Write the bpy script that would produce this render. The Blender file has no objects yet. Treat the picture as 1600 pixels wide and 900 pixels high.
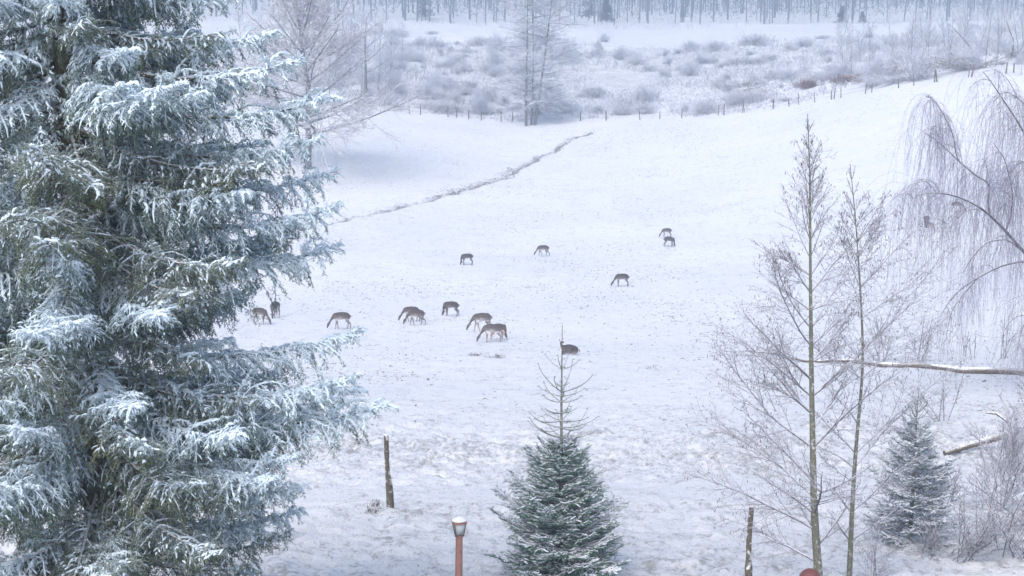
import bpy, math, random
import numpy as np
from math import radians, sin, cos, pi

# ------------------------------------------------------------------ camera, world, light
C = bpy.context.scene
COL = C.collection
F = 2400.0                      # focal length in photograph pixels (1600 wide)
PITCH = math.atan(510 / F)
ZC = 32.0                       # eye height above the valley floor
cam_d = bpy.data.cameras.new('camera'); cam = bpy.data.objects.new('camera', cam_d); COL.objects.link(cam)
cam.location = (0, 0, ZC); cam.rotation_euler = (pi / 2 - PITCH, 0, 0)
cam_d.sensor_width = 36; cam_d.lens = 36 * F / 1600; cam_d.clip_start = 0.5; cam_d.clip_end = 8000
C.camera = cam
SUN_EL, SUN_AZ = radians(48), radians(205)
w = bpy.data.worlds.new('World'); C.world = w; w.use_nodes = True
nt = w.node_tree; nt.nodes.clear()
sky = nt.nodes.new('ShaderNodeTexSky'); sky.sky_type = 'NISHITA'; sky.sun_disc = False
sky.sun_elevation = SUN_EL; sky.sun_rotation = SUN_AZ; sky.dust_density = 3.0; sky.air_density = 1.0; sky.ozone_density = 1.0
hs = nt.nodes.new('ShaderNodeHueSaturation'); hs.inputs['Saturation'].default_value = 0.84     # cloud cover greys the blue
bg = nt.nodes.new('ShaderNodeBackground'); bg.inputs['Strength'].default_value = 0.15
wo = nt.nodes.new('ShaderNodeOutputWorld')
nt.links.new(sky.outputs[0], hs.inputs['Color']); nt.links.new(hs.outputs[0], bg.inputs['Color']); nt.links.new(bg.outputs[0], wo.inputs[0])
sd = bpy.data.lights.new('sun', 'SUN'); sd.energy = 0.9; sd.angle = radians(35); sd.color = (1.0, 0.985, 0.97)
sun = bpy.data.objects.new('sun', sd); COL.objects.link(sun); sun.location = (0, -50, 120)
_dir = (sin(SUN_AZ) * cos(SUN_EL), cos(SUN_AZ) * cos(SUN_EL), sin(SUN_EL))
import mathutils
sun.rotation_euler = mathutils.Vector(_dir).to_track_quat('Z', 'Y').to_euler()
C.view_settings.view_transform = 'Standard'; C.view_settings.look = 'None'
C.view_settings.gamma = 1; C.view_settings.exposure = 0.83
C.render.resolution_x, C.render.resolution_y = 1024, 576
C.render.engine = 'CYCLES'
C.cycles.max_bounces = 6; C.cycles.diffuse_bounces = 3; C.cycles.transparent_max_bounces = 8; C.cycles.volume_bounces = 0

# ------------------------------------------------------------------ pixels to world
def at(px, py, Y):
    u = (px - 800) / F; v = (450 - py) / F
    t = Y / (cos(PITCH) + v * sin(PITCH))
    return np.array([u * t, Y, ZC + t * (v * cos(PITCH) - sin(PITCH))])

def ppm(Y):                     # photograph pixels per metre at distance Y
    return F / (Y * 1.03)

# ------------------------------------------------------------------ noise
_tab = np.random.default_rng(5).random((256, 256))
def vnoise(x, y):
    x = np.asarray(x, float); y = np.asarray(y, float)
    xi = np.floor(x).astype(int); yi = np.floor(y).astype(int); fx = x - xi; fy = y - yi
    fx = fx * fx * (3 - 2 * fx); fy = fy * fy * (3 - 2 * fy)
    a = _tab[xi & 255, yi & 255]; b = _tab[(xi + 1) & 255, yi & 255]
    c = _tab[xi & 255, (yi + 1) & 255]; d = _tab[(xi + 1) & 255, (yi + 1) & 255]
    return (a * (1 - fx) + b * fx) * (1 - fy) + (c * (1 - fx) + d * fx) * fy
def fbm(x, y, o=3):
    s = 0; a = 1; t = 0
    for k in range(o):
        s = s + a * vnoise(x * 2 ** k + 17 * k, y * 2 ** k + 31 * k); t += a; a *= .5
    return s / t
def sst(a, b, x):
    t = np.clip((np.asarray(x, float) - a) / (b - a), 0, 1); return t * t * (3 - 2 * t)

# ------------------------------------------------------------------ terrain
_rows = [
    (0,    [(900, 24), (795, 31), (700, 41), (600, 58), (500, 92), (420, 122), (350, 150), (300, 168), (250, 190), (190, 222), (100, 285), (35, 400)]),
    (500,  [(900, 24), (795, 31), (700, 41), (600, 58), (500, 91), (440, 114), (390, 136), (350, 155), (310, 170), (262, 188), (200, 220), (170, 240), (100, 290), (40, 390)]),
    (800,  [(900, 24), (795, 31), (700, 41.5), (600, 58), (500, 90), (440, 115), (390, 138), (340, 160), (300, 180), (250, 207), (190, 245), (150, 265), (100, 300), (62, 345), (35, 420), (25, 480)]),
    (1200, [(900, 24), (795, 31), (700, 41), (600, 57), (500, 86), (440, 110), (400, 128), (300, 165), (230, 195), (175, 225), (130, 262), (62, 345), (35, 420), (25, 480)]),
    (1400, [(700, 41), (500, 84), (400, 118), (345, 136), (250, 168), (180, 192), (132, 208), (100, 250), (60, 330), (33, 420)]),
    (1600, [(900, 24), (795, 31), (700, 40), (600, 55), (500, 80), (400, 110), (345, 126), (250, 155), (180, 175), (112, 195), (85, 225), (62, 270), (40, 340), (28, 430)]),
    (-900, [(900, 24), (700, 41), (500, 92), (350, 150), (250, 190), (190, 222), (100, 285), (35, 400)]),
    (2500, [(900, 24), (700, 40), (500, 78), (345, 120), (180, 165), (112, 190), (60, 270), (28, 430)]),
]
_cp = [at(px, py, Y) for px, r in _rows for py, Y in r]
for sx in (-1.2, -.5, 0, .5, 1.2):
    _cp += [np.array([sx * 30, 0, ZC - 5.8]), np.array([sx * 40, 11, ZC - 7.2]), np.array([sx * 60, -80, ZC - 2]),
            np.array([sx * 520, 560, ZC - 15]), np.array([sx * 700, 800, ZC - 8]), np.array([sx * 1200, 1400, ZC + 8]), np.array([sx * 2600, 3200, ZC + 30])]
_cp = np.array(_cp)
def _wr(x, y):                  # compress distance so near and far points are evenly spaced
    k = 18 * np.arcsinh(y / 18.0); return np.stack([x * (k + 6) / (np.abs(y) + 12), k], -1) / 20
def _phi(r2): return np.where(r2 > 1e-12, .5 * r2 * np.log(np.maximum(r2, 1e-12)), 0)
_q = _wr(_cp[:, 0], _cp[:, 1]); _n = len(_q)
_A = _phi(((_q[:, None] - _q[None]) ** 2).sum(-1)) + np.eye(_n) * 2e-3
_P = np.c_[np.ones(_n), _q]
_M = np.block([[_A, _P], [_P.T, np.zeros((3, 3))]])
_W = np.linalg.solve(_M, np.r_[_cp[:, 2], 0, 0, 0])
def base_z(x, y):
    x = np.asarray(x, float); y = np.asarray(y, float); sh = x.shape
    q = _wr(x.ravel(), y.ravel()); out = np.empty(len(q))
    for i in range(0, len(q), 20000):
        b = q[i:i + 20000]; r2 = ((b[:, None] - _q[None]) ** 2).sum(-1)
        out[i:i + 20000] = _phi(r2) @ _W[:_n] + _W[_n] + b @ _W[_n + 1:]
    return out.reshape(sh)
def hit(px, py, zf=base_z):
    Ys = np.r_[np.arange(15, 60, .25), np.arange(60, 700, 1.)]
    p = np.array([at(px, py, Y) for Y in Ys]); d = p[:, 2] - zf(p[:, 0], p[:, 1])
    i = int(np.argmax(d < 0)) if (d < 0).any() else len(Ys) - 1
    if i == 0: return p[0]
    f = d[i - 1] / (d[i - 1] - d[i]); return p[i - 1] * (1 - f) + p[i] * f
# stream: a narrow ditch along the valley floor
_stream = np.array([hit(px, py)[:2] for px, py in [(380, 372), (450, 360), (505, 349), (560, 336), (620, 325), (680, 311), (712, 298), (745, 289), (790, 275), (825, 255), (860, 236), (890, 220), (905, 212), (925, 205)]])
_sr = np.random.default_rng(2); _d = np.linspace(0, len(_stream) - 1, 60); _stream = np.stack([np.interp(_d, np.arange(len(_stream)), _stream[:, i]) for i in (0, 1)], 1); _stream[1:-1] += _sr.normal(0, .45, (58, 2))
def seg_dist(x, y, poly):
    best = np.full(np.shape(x), 1e9)
    for a, b in zip(poly[:-1], poly[1:]):
        ab = b - a; t = np.clip(((x - a[0]) * ab[0] + (y - a[1]) * ab[1]) / (ab @ ab), 0, 1)
        best = np.minimum(best, np.hypot(x - a[0] - t * ab[0], y - a[1] - t * ab[1]))
    return best
SPX, SPY = at(135, 500, 18)[0], 18.0            # the big spruce
def rough(x, y):
    """tussocky where the slope is steep and unmown, smoother on the grazed pasture"""
    near = 1 - sst(36, 62, y)
    band = np.exp(-((y - 41) / 4.5) ** 2)
    track = np.exp(-((y - 33.5 - .12 * x) / 1.3) ** 2) * .8
    far = sst(235, 262, y - .16 * x * 0 ) * .0
    return np.clip(near * .75 + band * .6 - track, 0.12, 1.2) + far
def ground_z(x, y):
    z = base_z(x, y)
    r = rough(x, y)
    d = seg_dist(x, y, _stream)
    z = z - (1 - sst(224, 240, y)) * (.12 + .42 * vnoise(x * .3, y * .3)) * np.exp(-(d / (.35 + .35 * vnoise(x * .5 + 7, y * .5))) ** 2) + .16 * np.exp(-((d - 1.1) / .5) ** 2) * (vnoise(x * .8, y * .8) - .2)
    z = z + .09 * (fbm(x * .9 + .5 * y, y * .7, 3) - .5) * (1 - sst(60, 400, y) * .4) + .05 * (fbm(x * .35 + 4, y * .9, 2) - .5) * (1 - sst(80, 200, y))
    z = z + .05 * (vnoise(x * 2.6, y * 1.9) - .5) * sst(45, 70, y) * (1 - sst(150, 260, y) * .5)
    z = z + r * (.26 * (fbm(x * 2.2 + y * .9, y * 2.8, 2) - .5) + .15 * (vnoise(x * 5.5 + y * 2, y * 6) - .5)) * (1 - sst(60, 110, y))
    z = z + (1.3 * (fbm(x * .06, y * .05 + 9, 2) - .5) + .9 * (fbm(x * .32, y * .3, 2) - .5) * (1 - sst(325, 345, y))) * sst(250, 280, y)
    return z
def gz(x, y): return float(ground_z(np.array([x]), np.array([y]))[0])
def hitg(px, py):
    p = hit(px, py); p[2] = gz(p[0], p[1]); return p

# ------------------------------------------------------------------ materials
def nodes(m):
    m.use_nodes = True; t = m.node_tree; t.nodes.clear()
    o = t.nodes.new('ShaderNodeOutputMaterial'); b = t.nodes.new('ShaderNodeBsdfPrincipled')
    t.links.new(b.outputs[0], o.inputs[0]); b.inputs['Specular IOR Level'].default_value = .25
    return t, b, o
def N(t, typ, **kw):
    n = t.nodes.new(typ)
    for k, v in kw.items():
        if k in n.inputs: n.inputs[k].default_value = v
        else: setattr(n, k, v)
    return n
def noise(t, scale, detail=3, vec=None, rough=.55):
    n = N(t, 'ShaderNodeTexNoise', Scale=scale, Detail=detail, Roughness=rough)
    if vec is not None: t.links.new(vec, n.inputs['Vector'])
    return n.outputs['Fac']
def ramp(t, f, stops):
    r = t.nodes.new('ShaderNodeValToRGB'); e = r.color_ramp.elements
    while len(e) < len(stops): e.new(.5)
    for i, (p, c) in enumerate(stops):
        e[i].position = p; e[i].color = (c, c, c, 1) if not hasattr(c, '__len__') else (*c, 1)
    t.links.new(f, r.inputs[0]); return r.outputs[0]
def mixc(t, f, a, b):
    m = N(t, 'ShaderNodeMix', data_type='RGBA')
    if hasattr(f, 'is_output'): t.links.new(f, m.inputs[0])
    else: m.inputs[0].default_value = f
    for s, v in ((6, a), (7, b)):
        if hasattr(v, 'is_output'): t.links.new(v, m.inputs[s])
        else: m.inputs[s].default_value = (*v, 1)
    return m.outputs[2]
def math_(t, op, a, b=0., c=0.):
    m = N(t, 'ShaderNodeMath', operation=op)
    for i, v in enumerate((a, b, c)):
        if hasattr(v, 'is_output'): t.links.new(v, m.inputs[i])
        else: m.inputs[i].default_value = v
    return m.outputs[0]
def bump(t, b, h, s=.5, d=.02):
    n = N(t, 'ShaderNodeBump', Strength=s, Distance=d); t.links.new(h, n.inputs['Height']); t.links.new(n.outputs[0], b.inputs['Normal'])
def geo_pos(t): return t.nodes.new('ShaderNodeNewGeometry').outputs['Position']
def obj_pos(t): return t.nodes.new('ShaderNodeTexCoord').outputs['Object']
def upness(t):
    s = t.nodes.new('ShaderNodeSeparateXYZ'); t.links.new(t.nodes.new('ShaderNodeNewGeometry').outputs['Normal'], s.inputs[0]); return s.outputs[2]
SNOW = (.86, .87, .91)
def mat_ground():
    m = bpy.data.materials.new('snowy_ground'); t, b, o = nodes(m); p = geo_pos(t)
    sep = t.nodes.new('ShaderNodeSeparateXYZ'); t.links.new(p, sep.inputs[0])
    mp = N(t, 'ShaderNodeMapping'); mp.inputs['Scale'].default_value = (1, .8, 1); mp.inputs['Rotation'].default_value = (0, 0, .3); t.links.new(p, mp.inputs[0])
    tuft = N(t, 'ShaderNodeAttribute', attribute_name='tuft').outputs['Fac']
    bare = N(t, 'ShaderNodeAttribute', attribute_name='bare').outputs['Fac']
    n1 = noise(t, 5.5, 4, mp.outputs[0], .68); n2 = noise(t, .35, 3, p); n3 = noise(t, 1.6, 4, mp.outputs[0], .6)
    n4 = noise(t, .055, 2, p)
    # grass blades through the thin snow: more where it is tussocky
    v = math_(t, 'ADD', n1, math_(t, 'MULTIPLY', math_(t, 'SUBTRACT', n2, .5), .35))
    v = math_(t, 'ADD', v, math_(t, 'MULTIPLY', math_(t, 'SUBTRACT', n3, .5), .35))
    v = math_(t, 'ADD', v, math_(t, 'MULTIPLY', tuft, .10))
    f = ramp(t, v, [(.60, 0), (.78, 1)])
    n5 = noise(t, 1.1, 5, mp.outputs[0], .72)
    f = math_(t, 'MAXIMUM', f, math_(t, 'MULTIPLY', ramp(t, math_(t, 'ADD', n5, math_(t, 'MULTIPLY', math_(t, 'SUBTRACT', n2, .5), .25)), [(.62, 0), (.76, 1)]), .55))
    grass = ramp(t, n3, [(.3, (.30, .31, .27)), (.7, (.22, .21, .19))])
    thin = mixc(t, ramp(t, n4, [(.35, 0), (.65, 1)]), (.82, .84, .90), (.89, .90, .92))
    thin = mixc(t, math_(t, 'MULTIPLY', ramp(t, n3, [(.48, 0), (.75, 1)]), .35), thin, (.70, .71, .74))
    c = mixc(t, math_(t, 'MULTIPLY', f, .62), thin, grass)
    bn = math_(t, 'MULTIPLY', bare, ramp(t, noise(t, 3, 4, p), [(.25, .5), (.5, 1)]))
    c = mixc(t, bn, c, (.11, .085, .065))
    t.links.new(c, b.inputs['Base Color']); b.inputs['Roughness'].default_value = .65
    h = math_(t, 'ADD', math_(t, 'MULTIPLY', noise(t, 11, 6, mp.outputs[0], .75), 1.3), math_(t, 'MULTIPLY', n3, 1.2))
    bump(t, b, h, .8, .10)
    return m
def mat_frosted(name, bark, frost=(.80, .81, .86), lo=-.2, hi=.55, amount=1., sc=14.):
    """bark with frost or snow lying on upward faces"""
    m = bpy.data.materials.new(name); t, b, o = nodes(m)
    u = math_(t, 'ADD', upness(t), math_(t, 'MULTIPLY', math_(t, 'SUBTRACT', noise(t, sc, 3, geo_pos(t)), .5), 1.6))
    f = ramp(t, u, [(0, 0), (1, amount)])
    mr = N(t, 'ShaderNodeMapRange'); mr.inputs[1].default_value = lo; mr.inputs[2].default_value = hi; mr.inputs[4].default_value = amount
    t.links.new(u, mr.inputs[0])
    bc = mixc(t, ramp(t, noise(t, sc * 2.5, 4, geo_pos(t)), [(.35, 0), (.65, 1)]), tuple(v * .65 for v in bark), tuple(v * 1.35 for v in bark))
    t.links.new(mixc(t, mr.outputs[0], bc, frost), b.inputs['Base Color']); b.inputs['Roughness'].default_value = .85
    return m
def mat_needles(name, green, green2, frost=(.74, .79, .84)):
    m = bpy.data.materials.new(name); t, b, o = nodes(m)
    a = N(t, 'ShaderNodeAttribute', attribute_name='frost').outputs['Fac']
    oi = t.nodes.new('ShaderNodeObjectInfo').outputs['Random']
    g = mixc(t, ramp(t, noise(t, 2.2, 3, geo_pos(t)), [(.38, 0), (.62, 1)]), green, green2)
    f = math_(t, 'ADD', a, math_(t, 'MULTIPLY', math_(t, 'SUBTRACT', noise(t, 5, 2, geo_pos(t)), .5), .35), 0)
    mr = N(t, 'ShaderNodeMapRange'); mr.inputs[1].default_value = 0; mr.inputs[2].default_value = 1; mr.inputs[4].default_value = .94
    t.links.new(f, mr.inputs[0])
    t.links.new(mixc(t, mr.outputs[0], g, frost), b.inputs['Base Color']); b.inputs['Roughness'].default_value = .7
    return m
def mat_plain(name, col, rough=.7, var=.25, sc=8., metal=0.):
    m = bpy.data.materials.new(name); t, b, o = nodes(m)
    c = mixc(t, noise(t, sc, 4, geo_pos(t)), tuple(v * (1 - var) for v in col), tuple(min(1, v * (1 + var)) for v in col))
    t.links.new(c, b.inputs['Base Color']); b.inputs['Roughness'].default_value = rough; b.inputs['Metallic'].default_value = metal
    bump(t, b, noise(t, sc * 4, 3, geo_pos(t)), .3, .01)
    return m
def mat_pelt():
    m = bpy.data.materials.new('deer_pelt'); t, b, o = nodes(m)
    a = N(t, 'ShaderNodeAttribute', attribute_name='pelt').outputs['Color']
    oc = t.nodes.new('ShaderNodeObjectInfo').outputs['Color']
    mm = N(t, 'ShaderNodeMix', data_type='RGBA', blend_type='MULTIPLY'); mm.inputs[0].default_value = 1
    t.links.new(a, mm.inputs[6]); t.links.new(oc, mm.inputs[7])
    c = mixc(t, math_(t, 'MULTIPLY', noise(t, 25, 3, obj_pos(t)), .35), mm.outputs[2], (.30, .27, .25))
    t.links.new(c, b.inputs['Base Color']); b.inputs['Roughness'].default_value = .9
    return m
M = dict(
    ground=mat_ground(),
    snow=mat_plain('snow', (.87, .88, .92), .6, .03, 6),
    lump_snow=mat_plain('settled_snow', (.66, .68, .74), .8, .12, 20),
    frost_lump=mat_plain('frost_lumps', (.68, .79, .88), .7, .06, 9),
    spruce=mat_needles('spruce_needles', (.045, .100, .082), (.075, .125, .065), (.66, .79, .87)),
    spruce_green=mat_needles('sheltered_spruce_needles', (.045, .080, .050), (.12, .14, .060), (.58, .68, .74)),
    fir=mat_needles('fir_needles', (.040, .17, .11), (.08, .21, .085)),
    fir_frosted=mat_needles('frosted_fir_needles', (.11, .19, .18), (.16, .22, .20), (.76, .82, .88)),
    fir_wood=mat_frosted('fir_bark', (.16, .165, .13), (.64, .68, .70), -.1, .8, .75),
    spruce_wood=mat_frosted('spruce_bark', (.12, .10, .07), (.7, .73, .77), .25, .9, .85),
    alder_bark=mat_frosted('alder_bark', (.15, .15, .115), (.72, .74, .76), .12, .35, .7, 17),
    alder_twig=mat_frosted('alder_twigs', (.15, .14, .155), (.76, .77, .86), -.15, .75, .8, 20),
    catkin=mat_plain('catkins', (.10, .075, .06), .9, .3),
    birch_bark=mat_frosted('birch_limb_bark', (.10, .09, .085), (.8, .81, .85), .4, .95, .85, 20),
    birch_twig=mat_frosted('birch_hanging_twigs', (.22, .21, .29), (.64, .65, .78), -.3, .9, .8, 12),
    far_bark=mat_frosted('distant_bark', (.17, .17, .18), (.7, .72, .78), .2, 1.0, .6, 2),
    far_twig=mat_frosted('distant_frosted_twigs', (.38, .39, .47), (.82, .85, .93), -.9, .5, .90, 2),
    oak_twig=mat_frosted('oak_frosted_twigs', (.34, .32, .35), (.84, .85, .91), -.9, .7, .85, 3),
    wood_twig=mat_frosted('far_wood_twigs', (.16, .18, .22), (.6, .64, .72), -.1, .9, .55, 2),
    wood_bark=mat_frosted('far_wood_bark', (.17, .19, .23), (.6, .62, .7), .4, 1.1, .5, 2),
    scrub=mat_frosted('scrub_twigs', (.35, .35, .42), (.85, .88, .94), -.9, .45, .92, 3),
    near_grass=mat_frosted('near_grass', (.22, .20, .165), (.76, .77, .80), .25, 1.1, .6, 8),
    near_post=mat_frosted('split_post', (.12, .105, .08), (.72, .74, .77), .10, .22, .8, 9),
    dark_tussock=mat_frosted('dark_tussock_grass', (.14, .13, .12), (.75, .77, .82), .25, 1.1, .6, 5),
    tussock=mat_frosted('tussock_grass', (.30, .27, .22), (.80, .81, .85), -.3, .7, .8, 5),
    red_scrub=mat_frosted('beech_scrub', (.20, .095, .09), (.7, .68, .72), .0, .9, .7, 3),
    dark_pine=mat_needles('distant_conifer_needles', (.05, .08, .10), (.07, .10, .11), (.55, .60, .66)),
    post=mat_frosted('weathered_post', (.15, .125, .10), (.75, .76, .78), .35, 1.1, .8, 22),
    rust=mat_plain('reddish_painted_metal', (.27, .145, .12), .7, .4, 16),
    frame=mat_plain('lantern_frame', (.10, .09, .09), .5, .2),
    wire=mat_plain('fence_wire', (.2, .2, .22), .5, .1),
    pelt=mat_pelt(), hoof=mat_plain('dark_horn', (.03, .025, .02)), redball=mat_plain('red_glaze', (.15, .06, .06), .45, .15, 5),
)
# glass of the lantern
gm = bpy.data.materials.new('frosted_glass'); t_, b_, o_ = nodes(gm); b_.inputs['Base Color'].default_value = (.75, .80, .84, 1)
b_.inputs['Roughness'].default_value = .25; b_.inputs['Transmission Weight'].default_value = .55; M['glass'] = gm
wm = bpy.data.materials.new('stream_water'); t_, b_, o_ = nodes(wm); b_.inputs['Base Color'].default_value = (.07, .08, .09, 1); b_.inputs['Roughness'].default_value = .12
bump(t_, b_, noise(t_, 4, 3, geo_pos(t_)), .3, .02); M['water'] = wm

# ------------------------------------------------------------------ mesh helpers
class Geo:
    def __init__(s): s.v = []; s.f = {3: [], 4: []}; s.m = {3: [], 4: []}; s.a = []; s.n = 0
    def add(s, v, f, mat=0, attr=0.):
        v = np.asarray(v, float).reshape(-1, 3); f = np.asarray(f, int); k = f.shape[1]
        s.v.append(v); s.f[k].append(f + s.n); s.m[k].append(np.full(len(f), mat))
        s.a.append(np.broadcast_to(np.asarray(attr, float), (len(v),)).copy() if np.ndim(attr) == 0 else np.asarray(attr, float)); s.n += len(v)
    def mesh(s, name, mats, smooth=False, attr=None):
        me = bpy.data.meshes.new(name); v = np.concatenate(s.v) if s.v else np.zeros((0, 3))
        me.vertices.add(len(v)); me.vertices.foreach_set('co', v.ravel())
        fs, tot, mi = [], [], []
        for k in (3, 4):
            for f, m_ in zip(s.f[k], s.m[k]): fs.append(f.ravel()); tot.append(np.full(len(f), k)); mi.append(m_)
        if fs:
            fs = np.concatenate(fs); tot = np.concatenate(tot); mi = np.concatenate(mi)
            me.loops.add(len(fs)); me.loops.foreach_set('vertex_index', fs)
            me.polygons.add(len(tot)); me.polygons.foreach_set('loop_start', np.r_[0, np.cumsum(tot)[:-1]])
            me.polygons.foreach_set('loop_total', tot); me.polygons.foreach_set('material_index', mi)
            if smooth: me.polygons.foreach_set('use_smooth', np.ones(len(tot), bool))
        me.update(calc_edges=True)
        if attr:
            at_ = me.attributes.new(attr, 'FLOAT', 'POINT'); at_.data.foreach_set('value', np.concatenate(s.a))
        for m_ in mats: me.materials.append(M[m_] if isinstance(m_, str) else m_)
        return me
def link(name, data, parent=None, loc=None, **props):
    o = bpy.data.objects.new(name, data); COL.objects.link(o)
    if parent is not None: o.parent = parent
    if loc is not None: o.location = tuple(float(v) for v in loc)
    for k, v in props.items(): o[k] = v
    if name in ('needles', 'rime', 'snow', 'catkins', 'hanging_twigs') and parent is not None: o['kind'] = 'stuff'
    return o
def thing(name, label, cat, loc=(0, 0, 0), rz=0., group=None, sc=1.):
    o = link(name, None, None, loc, label=label, category=cat); o.rotation_euler = (0, 0, rz); o.scale = (sc,) * 3
    o.empty_display_size = .3
    if group: o['group'] = group
    return o
def dup(root, loc=None, rz=None, label=None, sc=None):
    r = root.copy(); COL.objects.link(r)
    if loc is not None: r.location = tuple(float(v) for v in loc)
    if rz is not None: r.rotation_euler = (0, 0, rz)
    if sc is not None: r.scale = (sc,) * 3 if np.ndim(sc) == 0 else sc
    if label: r['label'] = label
    for ch in root.children:
        c = ch.copy(); COL.objects.link(c); c.parent = r
        for g in ch.children:
            d = g.copy(); COL.objects.link(d); d.parent = c
    return r
def nrm(v): return v / np.maximum(np.linalg.norm(v, axis=-1, keepdims=True), 1e-9)
def grow(S, D, L, n, trop=(0, 0, 0), ts=0., wig=0., rng=None):
    S = np.atleast_2d(S); K = len(S); P = np.zeros((K, n, 3)); P[:, 0] = S; d = nrm(np.atleast_2d(D).astype(float))
    L = np.broadcast_to(L, (K,)); ts = np.broadcast_to(ts, (K,))[:, None]; step = (L / (n - 1))[:, None]; trop = np.asarray(trop, float)
    for i in range(1, n):
        P[:, i] = P[:, i - 1] + d * step
        d = nrm(d + trop * ts + (rng.normal(0, wig, (K, 3)) if wig else 0))
    return P
def along(P, idx, t):
    n = P.shape[1]; u = np.clip(t, 0, 1) * (n - 1); i = np.minimum(u.astype(int), n - 2); f = (u - i)[:, None]
    a = P[idx, i]; b = P[idx, i + 1]; return a * (1 - f) + b * f, nrm(b - a)
def sdirs(T, ang, az, ref=(0, 0, 1)):
    """directions at angle ang from T; az = 0/pi is sideways, pi/2 up"""
    ref = np.broadcast_to(np.asarray(ref, float), T.shape); a = np.cross(T, ref)
    bad = np.linalg.norm(a, axis=1) < .05; a[bad] = np.cross(T[bad], np.array([1., .3, 0])); a = nrm(a); b = np.cross(a, T)
    ang = np.broadcast_to(ang, (len(T),))[:, None]; az = np.asarray(az)[:, None]
    return T * np.cos(ang) + (a * np.cos(az) + b * np.sin(az)) * np.sin(ang)
def tubes(P, R, k=3):
    Mn, n, _ = P.shape; R = np.broadcast_to(R, (Mn, n)); T = nrm(np.gradient(P, axis=1))
    ax = nrm(P[:, -1] - P[:, 0]); ref = np.where(np.abs(ax[:, 2:3]) > .8, np.array([[1., .17, .05]]), np.array([[.05, .1, 1.]]))[:, None, :]
    a = nrm(np.cross(T, ref)); b = np.cross(T, a); th = np.arange(k) * 2 * pi / k
    V = P[:, :, None] + R[:, :, None, None] * (a[:, :, None] * np.cos(th)[:, None] + b[:, :, None] * np.sin(th)[:, None])
    ids = np.arange(Mn * n * k).reshape(Mn, n, k); nx = np.roll(ids, -1, 2)
    q = np.stack([ids[:, :-1], nx[:, :-1], nx[:, 1:], ids[:, 1:]], -1).reshape(-1, 4)
    return V.reshape(-1, 3), q
def taper(Mn, n, r0, r1, p=1.):
    t = np.linspace(0, 1, n) ** p; r0 = np.broadcast_to(r0, (Mn,))[:, None]; r1 = np.broadcast_to(r1, (Mn,))[:, None]
    return r0 * (1 - t) + r1 * t
def needles(P, m, ln, wd, ang, rng, t0=0.):
    Mn = len(P); idx = np.repeat(np.arange(Mn), m); t = rng.uniform(t0, 1, len(idx)); p, T = along(P, idx, t)
    d = sdirs(T, ang * rng.uniform(.6, 1.25, len(idx)), rng.uniform(0, 2 * pi, len(idx)))
    sdv = nrm(np.cross(d, rng.normal(size=d.shape))); L = (ln * rng.uniform(.7, 1.25, len(idx)))[:, None]
    v = np.stack([p - sdv * wd / 2, p + sdv * wd / 2, p + d * L], 1)
    return v.reshape(-1, 3), np.arange(len(v) * 3).reshape(-1, 3), idx
def kidset(P, per, t0, t1, rng, cnt=None):
    Mn = len(P); per = np.broadcast_to(per, (Mn,)).astype(int); idx = np.repeat(np.arange(Mn), per)
    off = np.concatenate([np.arange(p) for p in per]) if len(idx) else np.zeros(0)
    t = t0 + (t1 - t0) * (off + rng.uniform(.1, .9, len(idx))) / per[idx]
    p, T = along(P, idx, t); return idx, t, p, T, off.astype(int)
def smoothpath(pts, n):
    pts = np.asarray(pts, float); d = np.r_[0, np.cumsum(np.linalg.norm(np.diff(pts, axis=0), axis=1))]; u = np.linspace(0, d[-1], n)
    out = np.stack([np.interp(u, d, pts[:, i]) for i in range(pts.shape[1])], 1)
    for _ in range(2): out[1:-1] = .25 * out[:-2] + .5 * out[1:-1] + .25 * out[2:]
    return out

# ------------------------------------------------------------------ ground sheet
def build_ground():
    ys = [-120, -60, -25, -8, 4, 11, 15]; y = 17.
    while y < 3400:
        ys.append(y); y += max(.10, y * (.0050 if y < 250 else .0075)) if y < 520 else y * .04
    ys = np.array(ys)
    s = np.r_[-1.6, -1.1, -.8, -.62, -.52, -.46, np.linspace(-.40, .40, 370), .46, .52, .62, .8, 1.1, 1.6]
    Y, S = np.meshgrid(ys, s, indexing='ij'); X = S * (np.maximum(Y, 0) + 12)
    X = np.where(Y < 17, S * (29 + (17 - Y) * .6), X)
    Z = ground_z(X, Y); r = rough(X, Y)
    g = Geo(); nr, nc = X.shape; ids = np.arange(nr * nc).reshape(nr, nc)
    q = np.stack([ids[:-1, :-1], ids[:-1, 1:], ids[1:, 1:], ids[1:, :-1]], -1).reshape(-1, 4)
    sd_ = seg_dist(X, Y, _stream)
    tuft = r * (1 - .8 * sst(55, 75, Y)) * .8 + .25 + 1.5 * sst(252, 275, Y - .2 * np.minimum(X, 0)) * (1 - sst(322, 340, Y)) + .9 * np.exp(-(sd_ / .45) ** 2) * (1 - sst(226, 242, Y))
    g.add(np.stack([X, Y, Z], -1), q, 0, tuft.ravel())
    me = g.mesh('ground', ['ground'], True, 'tuft')
    bare = np.exp(-(np.hypot(X - SPX - .3, Y - SPY) / 3.6) ** 4)
    a = me.attributes.new('bare', 'FLOAT', 'POINT'); a.data.foreach_set('value', bare.ravel())
    link('ground', me, kind='structure')
build_ground()
# water in the ditch
def build_stream():
    p = smoothpath(_stream[30:55], 80); tg = nrm(np.gradient(p, axis=0)); n_ = np.stack([-tg[:, 1], tg[:, 0]], 1)
    g = Geo(); V = []
    for s in (-.2, .2): q = p + n_ * s; V.append(np.c_[q, base_z(p[:, 0], p[:, 1]) - .42])
    V = np.stack(V, 1).reshape(-1, 3); i = np.arange(79) * 2
    g.add(V, np.stack([i, i + 1, i + 3, i + 2], 1)); link('stream', g.mesh('stream', ['water'], True), kind='structure')
build_stream()

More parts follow.
